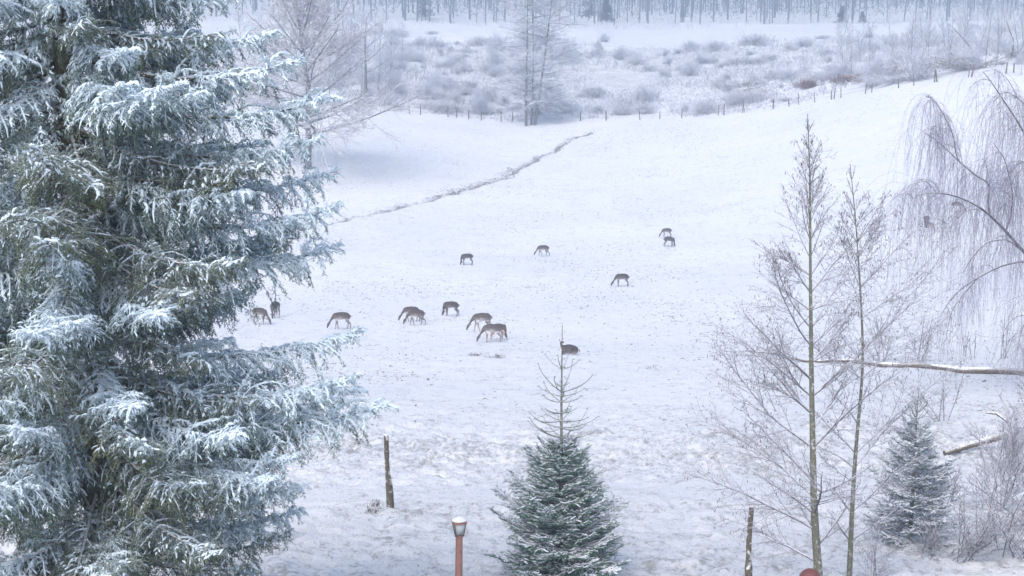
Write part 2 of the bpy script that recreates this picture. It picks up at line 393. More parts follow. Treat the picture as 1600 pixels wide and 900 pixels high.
# ------------------------------------------------------------------ tufts and tussocks (uncountable)
def blades(pos, h, per, wd, lean, rng):
    idx = np.repeat(np.arange(len(pos)), per); K = len(idx); h = np.broadcast_to(h, (len(pos),))[idx] * rng.uniform(.5, 1.2, K)
    b = pos[idx] + np.c_[rng.normal(0, 1, (K, 2)) * (h * .35)[:, None], np.full(K, -.01)]
    d = np.c_[rng.normal(0, lean, (K, 2)), np.ones(K)]; d = nrm(d); a = rng.uniform(0, pi, K)
    s = np.c_[np.cos(a), np.sin(a), np.zeros(K)] * wd
    mid = b + d * h[:, None] * .6; tip = b + nrm(d + np.c_[rng.normal(0, lean, (K, 2)), np.full(K, -.2)]) * h[:, None]
    v = np.stack([b - s, b + s, mid + s * .7, mid - s * .7, tip], 1).reshape(-1, 3); i = np.arange(K)[:, None] * 5
    return v, i + np.array([[0, 1, 2, 3]]), i + np.array([[3, 2, 4]])
def add_blades(g, *a, **k):
    v, q, t3 = blades(*a, **k); n0 = g.n; g.add(v, q); g.f[3].append(t3 + n0); g.m[3].append(np.zeros(len(t3), int))
def build_grass(fence_y=lambda x: fence_y_(x)):
    rng = np.random.default_rng(3)
    # near slope and pasture
    g = Geo(); y = 19 + 75 * rng.random(120000) ** 1.15; x = (rng.random(120000) * 2 - 1) * .4 * (y + 8)
    keep = rng.random(120000) < (.20 + .75 * np.clip(rough(x, y), 0, 1)) * sst(.42, .62, fbm(x * .7 + .3 * y, y * 1.1, 3)) * 1.15
    x, y = x[keep], y[keep]; p = np.c_[x, y, ground_z(x, y)]
    add_blades(g, p, .025 + .045 * rng.random(len(p)) ** 2, 3, .0075, 1.5, rng)
    link('grass_tufts', g.mesh('grass_tufts', ['near_grass']), kind='stuff', label='dry grass blades poking through the thin snow on the slope', category='grass')
    # grazed pasture: small clumps that stand out of the snow
    n = 46000; y = 45 + 190 * rng.random(n) ** .8; x = (rng.random(n) * 2 - 1) * .40 * y
    keep = (y < fence_y(x) - 1) & (rng.random(n) < sst(.48, .68, fbm(x * .16 + 3, y * .10, 3)) * .9 + .12); x, y = x[keep], y[keep]; g = Geo(); p = np.c_[x, y, ground_z(x, y)]
    add_blades(g, p, .05 + .06 * rng.random(len(p)) ** 2 + .0003 * y, 3, .016 + .00012 * float(y.mean()), 1.6, rng)
    link('pasture_grass', g.mesh('pasture_grass', ['dark_tussock']), kind='stuff', label='short frosted grass showing through the snow of the pasture', category='grass')
    # stream banks
    g = Geo(); P = smoothpath(_stream, 500); k = rng.integers(0, 500, 3600); q = P[k] + rng.normal(0, .26, (3600, 2)) * (1 + (k[:, None] > 200) * (k[:, None] < 330) * .9)
    p = np.c_[q, ground_z(q[:, 0], q[:, 1])]; add_blades(g, p, .10 + .2 * rng.random(len(p)), 4, .02, .9, rng)
    link('bank_grass', g.mesh('bank_grass', ['dark_tussock']), kind='stuff', label='rough frosted grass along the little stream', category='grass')
    # heath beyond the pasture
    g = Geo(); n = 60000; y = rng.uniform(225, 345, n); x = (rng.random(n) * 2 - 1) * .42 * y
    lim = fence_y(x) + 1.0
    keep = (y > lim) & (fbm(x * .10, y * .10, 3) > .40 + .12 * (rng.random(n) - .5)) & (y < 338 + .03 * x); x, y = x[keep], y[keep]
    p = np.c_[x, y, ground_z(x, y)]; add_blades(g, p, (.45 + .8 * rng.random(len(p))) * (.5 + vnoise(p[:, 0] * .15, p[:, 1] * .15)), 4, .045, .7, rng)
    link('heath_tussocks', g.mesh('heath_tussocks', ['scrub']), kind='stuff', label='snow dusted heath grass between pasture fence and far field', category='heath')
# fence line across the far edge of the pasture
_fpx = [(470, 168), (560, 172), (640, 178), (700, 183), (780, 191), (850, 191), (905, 189), (980, 188), (1060, 185), (1130, 180), (1200, 172), (1290, 157), (1350, 147), (1420, 135), (1500, 122), (1600, 112), (1720, 100)]
_fp = np.array([hit(a, b)[:2] for a, b in _fpx])
def fence_y_(x): return np.interp(x, _fp[:, 0], _fp[:, 1])
fence_y = fence_y_
build_grass()
def build_fence():
    rng = random.Random(4)
    root = thing('pasture_fence', 'low wire fence on thin stakes along the far edge of the snowy pasture', 'fence', (*_fp[0], gz(*_fp[0])))
    def postmesh(h, r):
        g = Geo(); P = np.array([[[0, 0, -.1], [.02, 0, h * .5], [.03, .01, h]]]); v, q = tubes(P, np.array([[r, r * .95, r * .8]]), 6); g.add(v, q)
        g.add(np.array([[.03 + r * .8 * cos(a), r * .8 * sin(a), h] for a in np.arange(6) * pi / 3] + [[.03, 0, h + .04]]), [[i, (i + 1) % 6, 6] for i in range(6)])
        return g.mesh('post', ['post'])
    pm = [postmesh(1.3, .055), postmesh(1.15, .07), postmesh(1.5, .05)]
    xs = [640, 657, 700, 713, 732, 752, 783, 800, 907, 947, 1000, 1031, 1065, 1122, 1131, 1160, 1163, 1208, 1233, 1248, 1273, 1299, 1303, 1314, 1352, 1362, 1404, 1428, 1460, 1464, 1513, 1518, 1572, 1584]
    tops = []
    for i, px in enumerate(xs):
        py = float(np.interp(px, [a for a, b in _fpx], [b for a, b in _fpx])) ; p = hitg(px, py)
        o = link('post', pm[rng.randrange(3)], root); o.location = (p[0] - root.location.x, p[1] - root.location.y, p[2] - root.location.z)
        o.rotation_euler = (rng.uniform(-.1, .1), rng.uniform(-.14, .14), rng.uniform(0, 6)); s = rng.uniform(1.0, 1.4); o.scale = (s * 1.1, s * 1.1, s); tops.append(p)
    T = np.array(tops); T = T[np.argsort(T[:, 0])]
    for h in (.5, 1.0):
        g = Geo(); v, q = tubes((T + [0, 0, h] - np.array(root.location))[None], .012, 3); g.add(v, q); link('wire', g.mesh('wire', ['wire']), root)
build_fence()

# ------------------------------------------------------------------ spruce
def spruce_branch(L, rng, frosty, dens=1.):
    """a long bough along +x: drooping then lifting at the tip, with hanging side twigs; returns wood, needle and frost meshes"""
    t = np.linspace(0, 1, 14); ax = np.stack([L * (t - .04 * t * t), L * .05 * np.sin(t * 3 + rng.uniform(0, 6)) * t, L * (-.36 * t + .34 * t * t)], 1)[None]
    wood = Geo(); ndl = Geo(); fr = Geo()
    v, q = tubes(ax, taper(1, 14, .011 * L + .008, .004), 5); wood.add(v, q)
    n2 = int(L * 27 * dens); idx = np.zeros(n2, int); tt = .10 + .9 * (np.arange(n2) + rng.random(n2)) / n2; p, T = along(ax, idx, tt)
    side = np.where(np.arange(n2) % 2 == 0, 0., pi); az = side + rng.normal(0, .5, n2)
    d = sdirs(T, rng.uniform(.6, 1.35, n2), az)
    prof = np.clip(np.sin(pi * np.clip(tt, 0, 1) ** .75) * .9 + .12, .08, 1); l2 = L * .22 * prof * rng.uniform(.55, 1.25, n2) + .07
    S2 = grow(p, d, l2, 7, (0, 0, -1), (.42 * (1 - .72 * tt) + .03) * rng.uniform(.35, 1.5, n2), .15, rng); v, q = tubes(S2, taper(n2, 7, .0048, .002), 3); wood.add(v, q)
    per = np.maximum(2, (l2 / .028).astype(int)); i3, t3, p3, T3, o3 = kidset(S2, per, .12, 1., rng)
    d3 = sdirs(T3, rng.uniform(.6, 1.1, len(i3)), np.where(o3 % 2 == 0, 0, pi) + rng.normal(0, .6, len(i3)))
    S3 = grow(p3, d3, rng.uniform(.045, .12, len(i3)) * (1.15 - .5 * t3), 4, (0, 0, -1), .34, .06, rng)
    zax = lambda P: np.interp(P[:, 0], ax[0, :, 0], ax[0, :, 2]) - P[:, 2]
    def frost_of(v, up):
        dd = zax(v); base = 1.04 - dd / (.08 + .06 * L) + rng.normal(0, .16, len(v)) if frosty else .35 - dd / .5 + rng.normal(0, .2, len(v))
        return np.clip(base, 0, 1)
    for S, m_, ln in ((S3, 10, .030), (S2, 34, .030), (ax, int(160 * L), .028)):
        v, f, ix = needles(S, m_, ln, .0075, .85, rng, .0 if S is not ax else .35)
        cen = np.repeat(v.reshape(-1, 3, 3).mean(1), 3, 0)
        fa = frost_of(cen, 0); fa = np.repeat(fa[::3], 3)
        # hoar frost catches the upper side of each twig
        k = v.reshape(-1, 3, 3); upn = (k[:, 2, 2] - (k[:, 0, 2] + k[:, 1, 2]) / 2) / ln
        fa = np.clip(fa * (.80 + .45 * np.repeat(upn, 3)) + (.10 if frosty else .03), 0, 1)
        ndl.add(v, f, 0, fa)
    # lumps of rime on the top of the boughs
    dd = zax(S2[:, 2]); sel = np.where((dd < .16 + .06 * L) & (rng.random(n2) < (.95 if frosty else .30)))[0]
    A = S2[sel][:, :5] + np.array([0, 0, .010]); R = (.006 + .010 * rng.random(A.shape[:2])) * np.array([.6, 1, 1, .9, .4]); v, q = tubes(A, R, 4); fr.add(v, q)
    dd = zax(S3[:, 1]); sel = np.where((dd < .14 + .05 * L) & (rng.random(len(S3)) < (.42 if frosty else .06)))[0]
    A = S3[sel] + np.array([0, 0, .007]); R = (.004 + .007 * rng.random(A.shape[:2])) * np.array([.7, 1, .9, .35]); v, q = tubes(A, R, 4); fr.add(v, q)
    n = int((230 if frosty else 50) * L); j = rng.integers(0, n2, n); t_ = rng.random(n) ** 1.6 * .75; p_, T_ = along(S2, j, t_); ok = (np.interp(p_[:, 0], ax[0, :, 0], ax[0, :, 2]) - p_[:, 2]) < .05 + .05 * L; p_, T_ = p_[ok], T_[ok]; n = len(p_)
    dl = nrm(T_ + rng.normal(0, .45, (n, 3))) * rng.uniform(.018, .05, (n, 1)); Pp = np.stack([p_ - dl, p_ + [0, 0, .012], p_ + dl], 1); v, q = tubes(Pp, rng.uniform(.010, .022, (n, 1)) * np.array([[.35, 1, .35]]), 5); fr.add(v, q)
    return (wood.mesh('bough', ['spruce_wood']), ndl.mesh('needles', ['spruce' if frosty else 'spruce_green'], False, 'frost'), fr.mesh('rime', ['frost_lump'], True))
def build_spruce():
    rng = np.random.default_rng(11); base = np.array([SPX, SPY, gz(SPX, SPY)])
    root = thing('spruce_tree', 'huge frosted spruce with drooping boughs filling the left side', 'tree', base)
    H = 16.5; g = Geo(); zt = np.linspace(-.2, H, 24); P = np.c_[.05 * np.sin(zt * .6), .05 * np.cos(zt * .5), zt][None]
    v, q = tubes(P, (.24 * (1 - zt / (H + .4)) + .01)[None], 10); g.add(v, q); link('trunk', g.mesh('trunk', ['spruce_wood'], True), root)
    Ls = [3.5, 3.5, 3.1, 3.1, 2.5, 1.5]
    var = [(L, spruce_branch(L, rng, True)) for L in Ls]; grn = [(L, spruce_branch(L, rng, False)) for L in (3.2, 2.5, 2.0)]
    def put(z, az, L, fr, pitch=0., roll=0.):
        pool = var if fr else grn; best = sorted(pool, key=lambda a: abs(a[0] - L) + rng.random() * .5)[0]; s = L / best[0]
        b = link('branch', best[1][0], root, (0.05 * sin(z * .6), .05 * cos(z * .5), z)); b.rotation_euler = (roll, pitch, az); b.scale = (s, (s if L > 1.2 else 1.) * (1 if rng.random() < .5 else -1), s)
        link('needles', best[1][1], b); link('rime', best[1][2], b)
    def rad(z):
        return float(np.interp(z, [0, 1.0, 2.2, 3.2, 4.5, 6.2, 7.5, H], [1.9, 2.3, 2.65, 3.3, 3.2, 2.95, 2.5, .15]))
    z = .5; k = 0
    while z < H - .3 and k < 262:
        nb = 7 if z < 9 else 5; a0 = rng.random() * 6.28
        for j in range(nb):
            a = a0 + j * 2 * pi / nb + rng.normal(0, .22); L = rad(z) * rng.uniform(.74, 1.02)
            if 3.65 < z < 5.0 and cos(a) > .2: L = min(L, (1.8 if z > 4.1 else 2.2) / max(cos(a), .75))
            put(z + rng.normal(0, .09), a, max(L, .3), rng.random() < float(np.interp(z, [2, 3.5, 6], [.42, .58, .72])), rng.normal(.04, .10) - (.25 if z > 10 else 0), rng.normal(0, .12)); k += 1
        z += .32 if z < 9 else .42
    # boughs whose tips break the outline on the right
    for px, py, dz in [(470, 95, 0), (528, 150, 0), (505, 215, 0), (526, 268, 0), (530, 322, 0), (528, 386, 0), (560, 517, 0), (548, 590, 0), (594, 636, 0), (468, 757, 0), (462, 802, 0), (440, 48, 0)]:
        az = rng.normal(0, .12); tip = at(px, py, SPY + 3 * sin(az)); L = (tip[0] - SPX) / .96 / cos(az); zz = tip[2] - base[2] + .02 * L
        put(zz, az, L, py < 720 or rng.random() < .5, 0, 0)
build_spruce()
def small_spruce(px, Ytree, py_top, name, label, halfw, seed, thick=1., fr=.7, sparse=False):
    """young conifer: whorls of flat sprays with snow lying on them"""
    rng = np.random.default_rng(seed); x = at(px, 800, Ytree)[0]; zb = gz(x, Ytree); H = at(px, py_top, Ytree)[2] - zb
    root = thing(name, label, 'tree', (x, Ytree, zb))
    g = Geo(); v, q = tubes(np.array([[[0, 0, -.1], [.01, 0, H * .35], [0.0, .01, H * .7], [0.005, 0, H]]]), np.array([[.045, .033, .019, .005]]), 7); g.add(v, q)
    link('trunk', g.mesh('trunk', ['fir_wood'], True), root)
    return root, H, rng
def fir_branch(L, rng, snow=.8, bare=False, mt='fir'):
    wood, ndl, sn = Geo(), Geo(), Geo()
    t = np.linspace(0, 1, 7)
    if bare: ax = np.stack([L * np.sin(t * 1.2) / sin(1.2), 0 * t, L * .46 * (t ** 1.5)], 1)[None]
    else: ax = np.stack([L * t, 0 * t, L * (.10 * t + .14 * t * t - .07 * np.sin(pi * t))], 1)[None]
    v, q = tubes(ax, taper(1, 7, (.008 if bare else .006) + .004 * L, .004 if bare else .003), 4); wood.add(v, q)
    n2 = max(2, int(L * (5 if bare else 26))); idx = np.zeros(n2, int); tt = .15 + .83 * (np.arange(n2) + rng.random(n2)) / n2; p, T = along(ax, idx, tt)
    d = sdirs(T, rng.uniform(.7, .95, n2), np.where(np.arange(n2) % 2 == 0, 0, pi) + rng.normal(.05, .18, n2))
    l2 = (L * .42 * (1.12 - tt) + .05) * rng.uniform(.7, 1.15, n2)
    if bare: l2 *= .45
    S2 = grow(p, d, l2, 4, (0, 0, 1), .05, .04, rng); v, q = tubes(S2, taper(n2, 4, .004, .002), 3); wood.add(v, q)
    i3, t3, p3, T3, o3 = kidset(S2, np.maximum(1, (l2 / (.2 if bare else .055)).astype(int)), .2, .95, rng)
    d3 = sdirs(T3, rng.uniform(.6, .95, len(i3)), np.where(o3 % 2 == 0, 0, pi) + rng.normal(0, .3, len(i3)))
    S3 = grow(p3, d3, rng.uniform(.05, .12, len(i3)), 3, (0, 0, -1), .03, .03, rng)
    for S, m_ in ((S2, 26), (S3, 14), (ax, int(90 * L))):
        if bare: m_ = max(2, m_ // 2)
        v, f, ix = needles(S, m_, .024 if not bare else .018, .007, 1.0, rng)
        k = v.reshape(-1, 3, 3); up = (k[:, 2, 2] - (k[:, 0, 2] + k[:, 1, 2]) / 2) / .024
        fa = np.repeat(np.clip(.0 + .34 * np.clip(up, 0, 1) + rng.normal(0, .1, len(k)), 0, 1), 3) * (1 if not bare else .9); ndl.add(v, f, 0, fa)
    if not bare:
        for S, pr, r0 in ((S2, snow * .95, .0135), (S3, snow * .8, .0115)):
            sel = rng.random(len(S)) < pr; A = S[sel] + np.array([0, 0, .016]); n = A.shape[1]
            if len(A):
                R = r0 * rng.uniform(.5, 1.5, A.shape[:2]); R[:, 0] *= .5; R[:, -1] *= .5; v, q = tubes(A, R, 5)
                sn.add(v, q)
    return wood.mesh('bough', ['fir_wood']), ndl.mesh('needles', [mt], False, 'frost'), (sn.mesh('snow', ['lump_snow'], True) if not bare else None)
def build_fir(px, Yt, py_top, py_dense, halfw_px, label, seed, whorls, snow=.55, dz=.115, nb=9, mt='fir'):
    root, H, rng = small_spruce(px, Yt, py_top, 'young_fir', label, 1, seed)
    sc = ppm(Yt); zb = root.location.z
    zpy = lambda py: at(px, py, Yt)[2] - zb
    var = [(L, fir_branch(L, rng, snow, False, mt)) for L in (1.15, 1.05, .85, .7, .5, .35)]; bv = [(L, fir_branch(L, rng, 0, True)) for L in (.55, .4, .22)]
    def put(pool, z, az, L, pitch):
        b0 = sorted(pool, key=lambda a: abs(a[0] - L) + rng.random() * .12)[0]; s = L / b0[0]
        b = link('branch', b0[1][0], root, (0, 0, z)); b.rotation_euler = (rng.normal(0, .12), pitch, az); b.scale = (s, s * (1 if rng.random() < .5 else -1), s)
        link('needles', b0[1][1], b)
        if b0[1][2] is not None: link('snow', b0[1][2], b)
    for py, n, Lpx, pitch in whorls:
        a0 = rng.random() * 6
        for j in range(n): put(bv, zpy(py), a0 + j * 2 * pi / n + rng.normal(0, .15), Lpx / sc * rng.uniform(.8, 1.1), pitch + rng.normal(0, .12))
    z = .10; zt = zpy(py_dense); hp = sorted(halfw_px); 
    while z < zt:
        py = 450 - 0; fr = z / zt; R = float(np.interp(fr, [a for a, b in hp], [b for a, b in hp])) / sc; a0 = rng.random() * 6
        n = max(5, int(nb * (.55 + .45 * R / (hp[0][1] / sc))))
        for j in range(n): put(var, z + rng.normal(0, .03), a0 + j * 2 * pi / n + rng.normal(0, .15), max(.14, R * (rng.uniform(.68, 1.02) if rng.random() < .85 else rng.uniform(1.05, 1.25))), float(np.interp(fr, [0, .5, 1], [.06, -.08, -.42])) + rng.normal(0, .08))
        z += dz * (.75 + .35 * (1 - fr))
    return root
build_fir(876, 24.2, 508, 694, [(0, 100), (.2, 108), (.5, 86), (.75, 60), (.9, 42), (1, 26)], 'young green fir with snow on its boughs and a long bare leader, centre foreground', 21,
          [(577, 4, 36, -.35), (612, 4, 56, -.3), (603, 4, 18, 0), (619, 4, 34, .1), (628, 4, 44, 0), (645, 5, 26, .15), (657, 5, 46, .15), (668, 5, 56, .1), (684, 6, 62, .05)])
build_fir(1424, 27, 612, 660, [(0, 80), (.3, 74), (.6, 55), (.85, 38), (1, 26)], 'heavily frosted young conifer behind the right-hand bare alder', 22,
          [(628, 4, 18, -.5), (645, 5, 26, -.4), (655, 5, 30, -.3)], snow=.85, dz=.19, nb=7, mt='fir_frosted')
build_fir(389, 27, 676, 770, [(0, 40), (.5, 40), (1, 28)], 'small spindly conifer half hidden by the right edge of the huge spruce', 23,
          [(700, 4, 16, -.2), (716, 5, 24, -.1), (731, 5, 30, 0), (746, 5, 34, 0), (760, 5, 36, 0)], snow=.7, dz=.2, nb=6)

# ------------------------------------------------------------------ bare trees
def limb(p0, d0, L, r0, rng, up=.05, lv=(9, 8, 5), catk=0., tw=.0028, fine=1., n=12, a2=.75, droop=0.):
    """one limb with its side branches and twigs; returns Geo (mat 0 bark, 1 twigs) and catkins Geo"""
    g, cg = Geo(), Geo()
    A = grow(p0, d0, L, n, (0, 0, 1), up, .055, rng); v, q = tubes(A, taper(1, n, r0, tw * 1.3, .85), 5 if r0 > .02 else 4); g.add(v, q, 0)
    n2 = max(2, int(lv[0])); i2, t2, p2, T2, o2 = kidset(A, n2, .14, 1., rng)
    d2 = sdirs(T2, rng.uniform(a2 * .7, a2 * 1.2, n2), np.where(o2 % 2 == 0, 0, pi) + rng.normal(.15, .55, n2)); l2 = L * .48 * (1.15 - t2) * rng.uniform(.55, 1.2, n2) + .05 * L
    nB, nC, nD = (6, 3, 2) if tw >= .015 else (8, 5, 3)
    B = grow(p2, d2, l2, nB, (0, 0, 1), up * .7 - droop, .07, rng); v, q = tubes(B, taper(n2, nB, r0 * .42 * (1.2 - .7 * t2), tw, .8), 4 if r0 > .03 else 3); g.add(v, q, 1)
    i3, t3, p3, T3, o3 = kidset(B, np.maximum(2, (lv[1] * l2 / l2.max()).astype(int)), .12, 1., rng); n3 = len(i3)
    d3 = sdirs(T3, rng.uniform(.5, .95, n3), np.where(o3 % 2 == 0, 0, pi) + rng.normal(0, .7, n3)); l3 = l2[i3] * .42 * (1.15 - .7 * t3) * rng.uniform(.6, 1.3, n3)
    Cc = grow(p3, d3, l3, nC, (0, 0, 1), up * .5 - droop, .09, rng); v, q = tubes(Cc, taper(n3, nC, tw * 1.5, tw * .7), 3); g.add(v, q, 1)
    i4, t4, p4, T4, o4 = kidset(Cc, lv[2], .15, 1., rng); n4 = len(i4)
    d4 = sdirs(T4, rng.uniform(.5, 1., n4), rng.uniform(0, 2 * pi, n4)); l4 = l3[i4] * .45 * rng.uniform(.5, 1.3, n4)
    Dd = grow(p4, d4, l4, nD, (0, 0, 1), -droop, .1, rng); v, q = tubes(Dd, taper(n4, nD, tw * 1.0, tw * .6), 3); g.add(v, q, 1)
    if catk:
        sel = rng.random(n3) < catk; e = Cc[sel][:, -1]; sel4 = rng.random(n4) < catk * .5; e = np.r_[e, Dd[sel4][:, -1]]; K = len(e)
        if K:
            Q = grow(e, np.c_[rng.normal(0, .35, (K, 2)), -np.ones(K)], rng.uniform(.02, .06, K), 3, (0, 0, -1), .2, 0); v, q = tubes(Q, np.array([[.002, .0055, .003]]), 3); cg.add(v, q)
    return g, cg
def build_alder(trunk_px, Y, r0, limbs, label, seed, extra=0):
    rng = np.random.default_rng(seed); pts = np.array([at(px, py, Y) for px, py in trunk_px]); pts[0, 2] = gz(pts[0, 0], Y) - .1
    base = np.array([pts[0, 0], Y, pts[0, 2] + .1]); P = smoothpath(pts - base, 30)
    root = thing('alder_tree', label, 'tree', base)
    g = Geo(); v, q = tubes(P[None], taper(1, 30, r0, .005, .72), 9); g.add(v, q); link('trunk', g.mesh('trunk', ['alder_bark'], True), root)
    for (py, side, Lpx, el) in limbs:
        zt = at(800, py, Y)[2] - base[2]; i = int(np.argmin(np.abs(P[:, 2] - zt))); p0 = P[i]; fr = i / 29
        az = (0 if side > 0 else pi) + rng.normal(0, .45); L = Lpx / ppm(Y) * 1.1 / max(.5, abs(cos(az)))
        el = radians(el); d = np.array([cos(az) * cos(el), sin(az) * cos(el), sin(el)])
        lg, cg = limb(p0, d, L, max(.0065, (r0 * (1 - fr) ** .9) * .36), rng, up=-.012 if el < .75 else .02, lv=(min(22, 3 + L * 8.5), 2 + 4.2 * L, 2), catk=.25 if L > .9 else .12, tw=.0024)
        b = link('branch', lg.mesh('branch', ['alder_twig', 'alder_twig']), root)
        if cg.n: link('catkins', cg.mesh('catkins', ['catkin']), b)
    return root
_rl = random.Random(8)
la = [(888, -1, 150, 28), (835, -1, 215, 32), (812, -1, 120, 40), (782, -1, 190, 36), (740, -1, 150, 45), (690, -1, 215, 34), (650, -1, 150, 42), (622, -1, 180, 38), (590, -1, 150, 45), (545, -1, 160, 45), (500, -1, 140, 48),
      (455, -1, 90, 56), (415, -1, 80, 58), (370, -1, 62, 60), (335, -1, 48, 62), (300, -1, 36, 64), (265, -1, 28, 66), (235, -1, 20, 68), (210, -1, 12, 70),
      (812, 1, 110, 38), (770, 1, 95, 40), (700, 1, 170, 48), (660, 1, 120, 45), (620, 1, 150, 45), (575, 1, 120, 45), (520, 1, 120, 45), (470, 1, 95, 54), (420, 1, 80, 56), (375, 1, 70, 58), (330, 1, 46, 60), (290, 1, 34, 62), (255, 1, 26, 66), (225, 1, 16, 68)]
la += [(_rl.uniform(400, 880), _rl.choice((-1, 1)), _rl.uniform(35, 110), _rl.uniform(25, 55)) for _ in range(16)]
la += [(py, (-1, 1)[i % 2], 12 + (py - 185) * .30 * _rl.uniform(.6, 1.1), _rl.uniform(58, 72)) for i, py in enumerate(range(196, 400, 13))]
build_alder([(1283, 935), (1279, 900), (1272, 800), (1270, 700), (1268, 600), (1267, 500), (1266, 400), (1266, 300), (1264, 230), (1262, 178)], 22, .080, la, 'tall bare alder with greenish trunk and hanging catkins, nearest and tallest on the right', 31)
lb = [(840, -1, 60, 45), (800, -1, 70, 45), (720, -1, 80, 50), (660, -1, 75, 55), (560, -1, 70, 50), (480, -1, 60, 55), (420, -1, 60, 55), (360, -1, 40, 60), (320, -1, 25, 62),
      (850, 1, 95, 40), (790, 1, 130, 40), (740, 1, 120, 38), (710, 1, 190, 42), (650, 1, 190, 45), (600, 1, 130, 42), (555, 1, 120, 45), (510, 1, 110, 45), (460, 1, 100, 52), (410, 1, 85, 52), (370, 1, 55, 58), (335, 1, 35, 60), (300, 1, 20, 62)]
lb += [(_rl.uniform(360, 860), _rl.choice((-1, 1)), _rl.uniform(30, 90), _rl.uniform(25, 55)) for _ in range(12)]
lb += [(py, (-1, 1)[i % 2], 12 + (py - 265) * .34 * _rl.uniform(.6, 1.1), _rl.uniform(55, 70)) for i, py in enumerate(range(276, 460, 15))]
build_alder([(1326, 935), (1327, 900), (1331, 800), (1337, 700), (1345, 620), (1349, 560), (1346, 480), (1341, 400), (1335, 320), (1328, 256)], 23, .052, lb, 'slimmer bare alder just right of the tallest one', 32)

# weeping birch whose trunk stands just outside the frame
def build_birch():
    rng = np.random.default_rng(41); Y0 = 52.; tb = hitg(1680, 610); Y0 = tb[1]
    root = thing('weeping_birch', 'weeping birch with dark limbs and long hanging purple-grey twigs at the right edge', 'tree', tb)
    tr = np.array([tb, at(1672, 520, Y0), at(1655, 440, Y0), at(1648, 330, Y0 + .3), at(1642, 200, Y0), at(1625, 80, Y0 - .3), at(1600, -40, Y0)])
    g = Geo(); v, q = tubes(smoothpath(tr - tb, 24)[None], taper(1, 24, .24, .04), 10); g.add(v, q); link('trunk', g.mesh('trunk', ['birch_bark'], True), root)
    lim = [([(1652, 440), (1599, 394), (1571, 360), (1546, 335), (1524, 319), (1493, 305), (1462, 300), (1431, 303), (1424, 312)], .075, 1.2, 1.),
           ([(1546, 335), (1543, 319), (1548, 285), (1532, 280), (1500, 254), (1472, 226), (1444, 207)], .035, 1.0, 1.),
           ([(1500, 254), (1494, 244), (1490, 213), (1475, 179), (1458, 154), (1446, 150)], .022, .8, .9),
           ([(1648, 300), (1600, 207), (1587, 185), (1562, 148), (1545, 122), (1536, 112)], .05, 1.5, .8),
           ([(1571, 360), (1579, 344), (1583, 313), (1580, 288), (1570, 248), (1552, 223)], .03, 1.0, 1.),
           ([(1655, 415), (1600, 407), (1564, 415), (1529, 433), (1498, 453), (1473, 484), (1466, 505)], .045, .8, .6),
           ([(1529, 433), (1510, 455), (1490, 480), (1483, 500), (1478, 530)], .02, .5, .5),
           ([(1599, 394), (1573, 373), (1542, 378), (1520, 400), (1504, 427)], .025, .5, .5),
           ([(1648, 250), (1620, 205), (1600, 160), (1570, 140), (1552, 160)], .03, 1.3, 1.),
           ([(1524, 319), (1500, 330), (1482, 348), (1474, 360)], .012, .4, .3),
           ([(1462, 300), (1450, 285), (1438, 280), (1426, 292), (1423, 310)], .014, 1.4, .8),
           ([(1655, 480), (1620, 470), (1598, 510), (1590, 545)], .02, 1.0, .9),
           ([(1646, 300), (1620, 260), (1595, 250), (1570, 280), (1562, 300)], .03, 1.4, 1.)]
    for pts, r, hang, dens in lim:
        dens *= .8 * min(1., abs(pts[0][0] - pts[-1][0]) / 75 + .25)
        P = np.array([at(px, py, Y0 - i * .18 + rng.normal(0, .12)) for i, (px, py) in enumerate(pts)]) - tb
        P = smoothpath(P, 22); g = Geo(); v, q = tubes(P[None], taper(1, 22, r, .009), 6); g.add(v, q, 0)
        # arching side shoots
        n2 = int(9 * dens); i2, t2, p2, T2, o2 = kidset(P[None], n2, .1, 1., rng)
        d2 = nrm(sdirs(T2, rng.uniform(.6, 1.2, n2), rng.uniform(0, 2 * pi, n2)) + [0, 0, .5]); l2 = rng.uniform(.5, 1.5, n2)
        B = grow(p2, d2, l2, 9, (0, 0, -1), .25, .06, rng); v, q = tubes(B, taper(n2, 9, .011, .005), 4); g.add(v, q, 0)
        tw = Geo()
        i3, t3, p3, T3, o3 = kidset(B, int(20 * dens), .15, 1., rng); n3 = len(i3)
        cl = rng.uniform(.2, 1, 7); t4 = np.clip(rng.choice(cl, int(80 * dens)) + rng.normal(0, .018, int(80 * dens)), .1, 1); p4, T4 = along(P[None], np.zeros(len(t4), int), t4)
        S = np.r_[p3, p4]; n = len(S); d3 = np.c_[rng.normal(0, .5, (n, 2)), rng.uniform(-.6, .4, n)]
        L3 = hang * 1.9 * rng.uniform(.3, 1.7, n) ** 1.3 + .3
        Q = grow(S, d3, L3, 11, (0, 0, -1), .6, .05, rng); v, q = tubes(Q, taper(n, 11, .0050, .0028), 3); tw.add(v, q)
        i5, t5, p5, T5, o5 = kidset(Q, 3, .1, .9, rng); n5 = len(i5)
        Q5 = grow(p5, np.c_[rng.normal(0, .6, (n5, 2)), -np.ones(n5)], rng.uniform(.15, .7, n5), 5, (0, 0, -1), .5, .05, rng); v, q = tubes(Q5, taper(n5, 5, .0035, .002), 3); tw.add(v, q)
        b = link('limb', g.mesh('limb', ['birch_bark']), root); link('hanging_twigs', tw.mesh('hanging_twigs', ['birch_twig']), b)
build_birch()

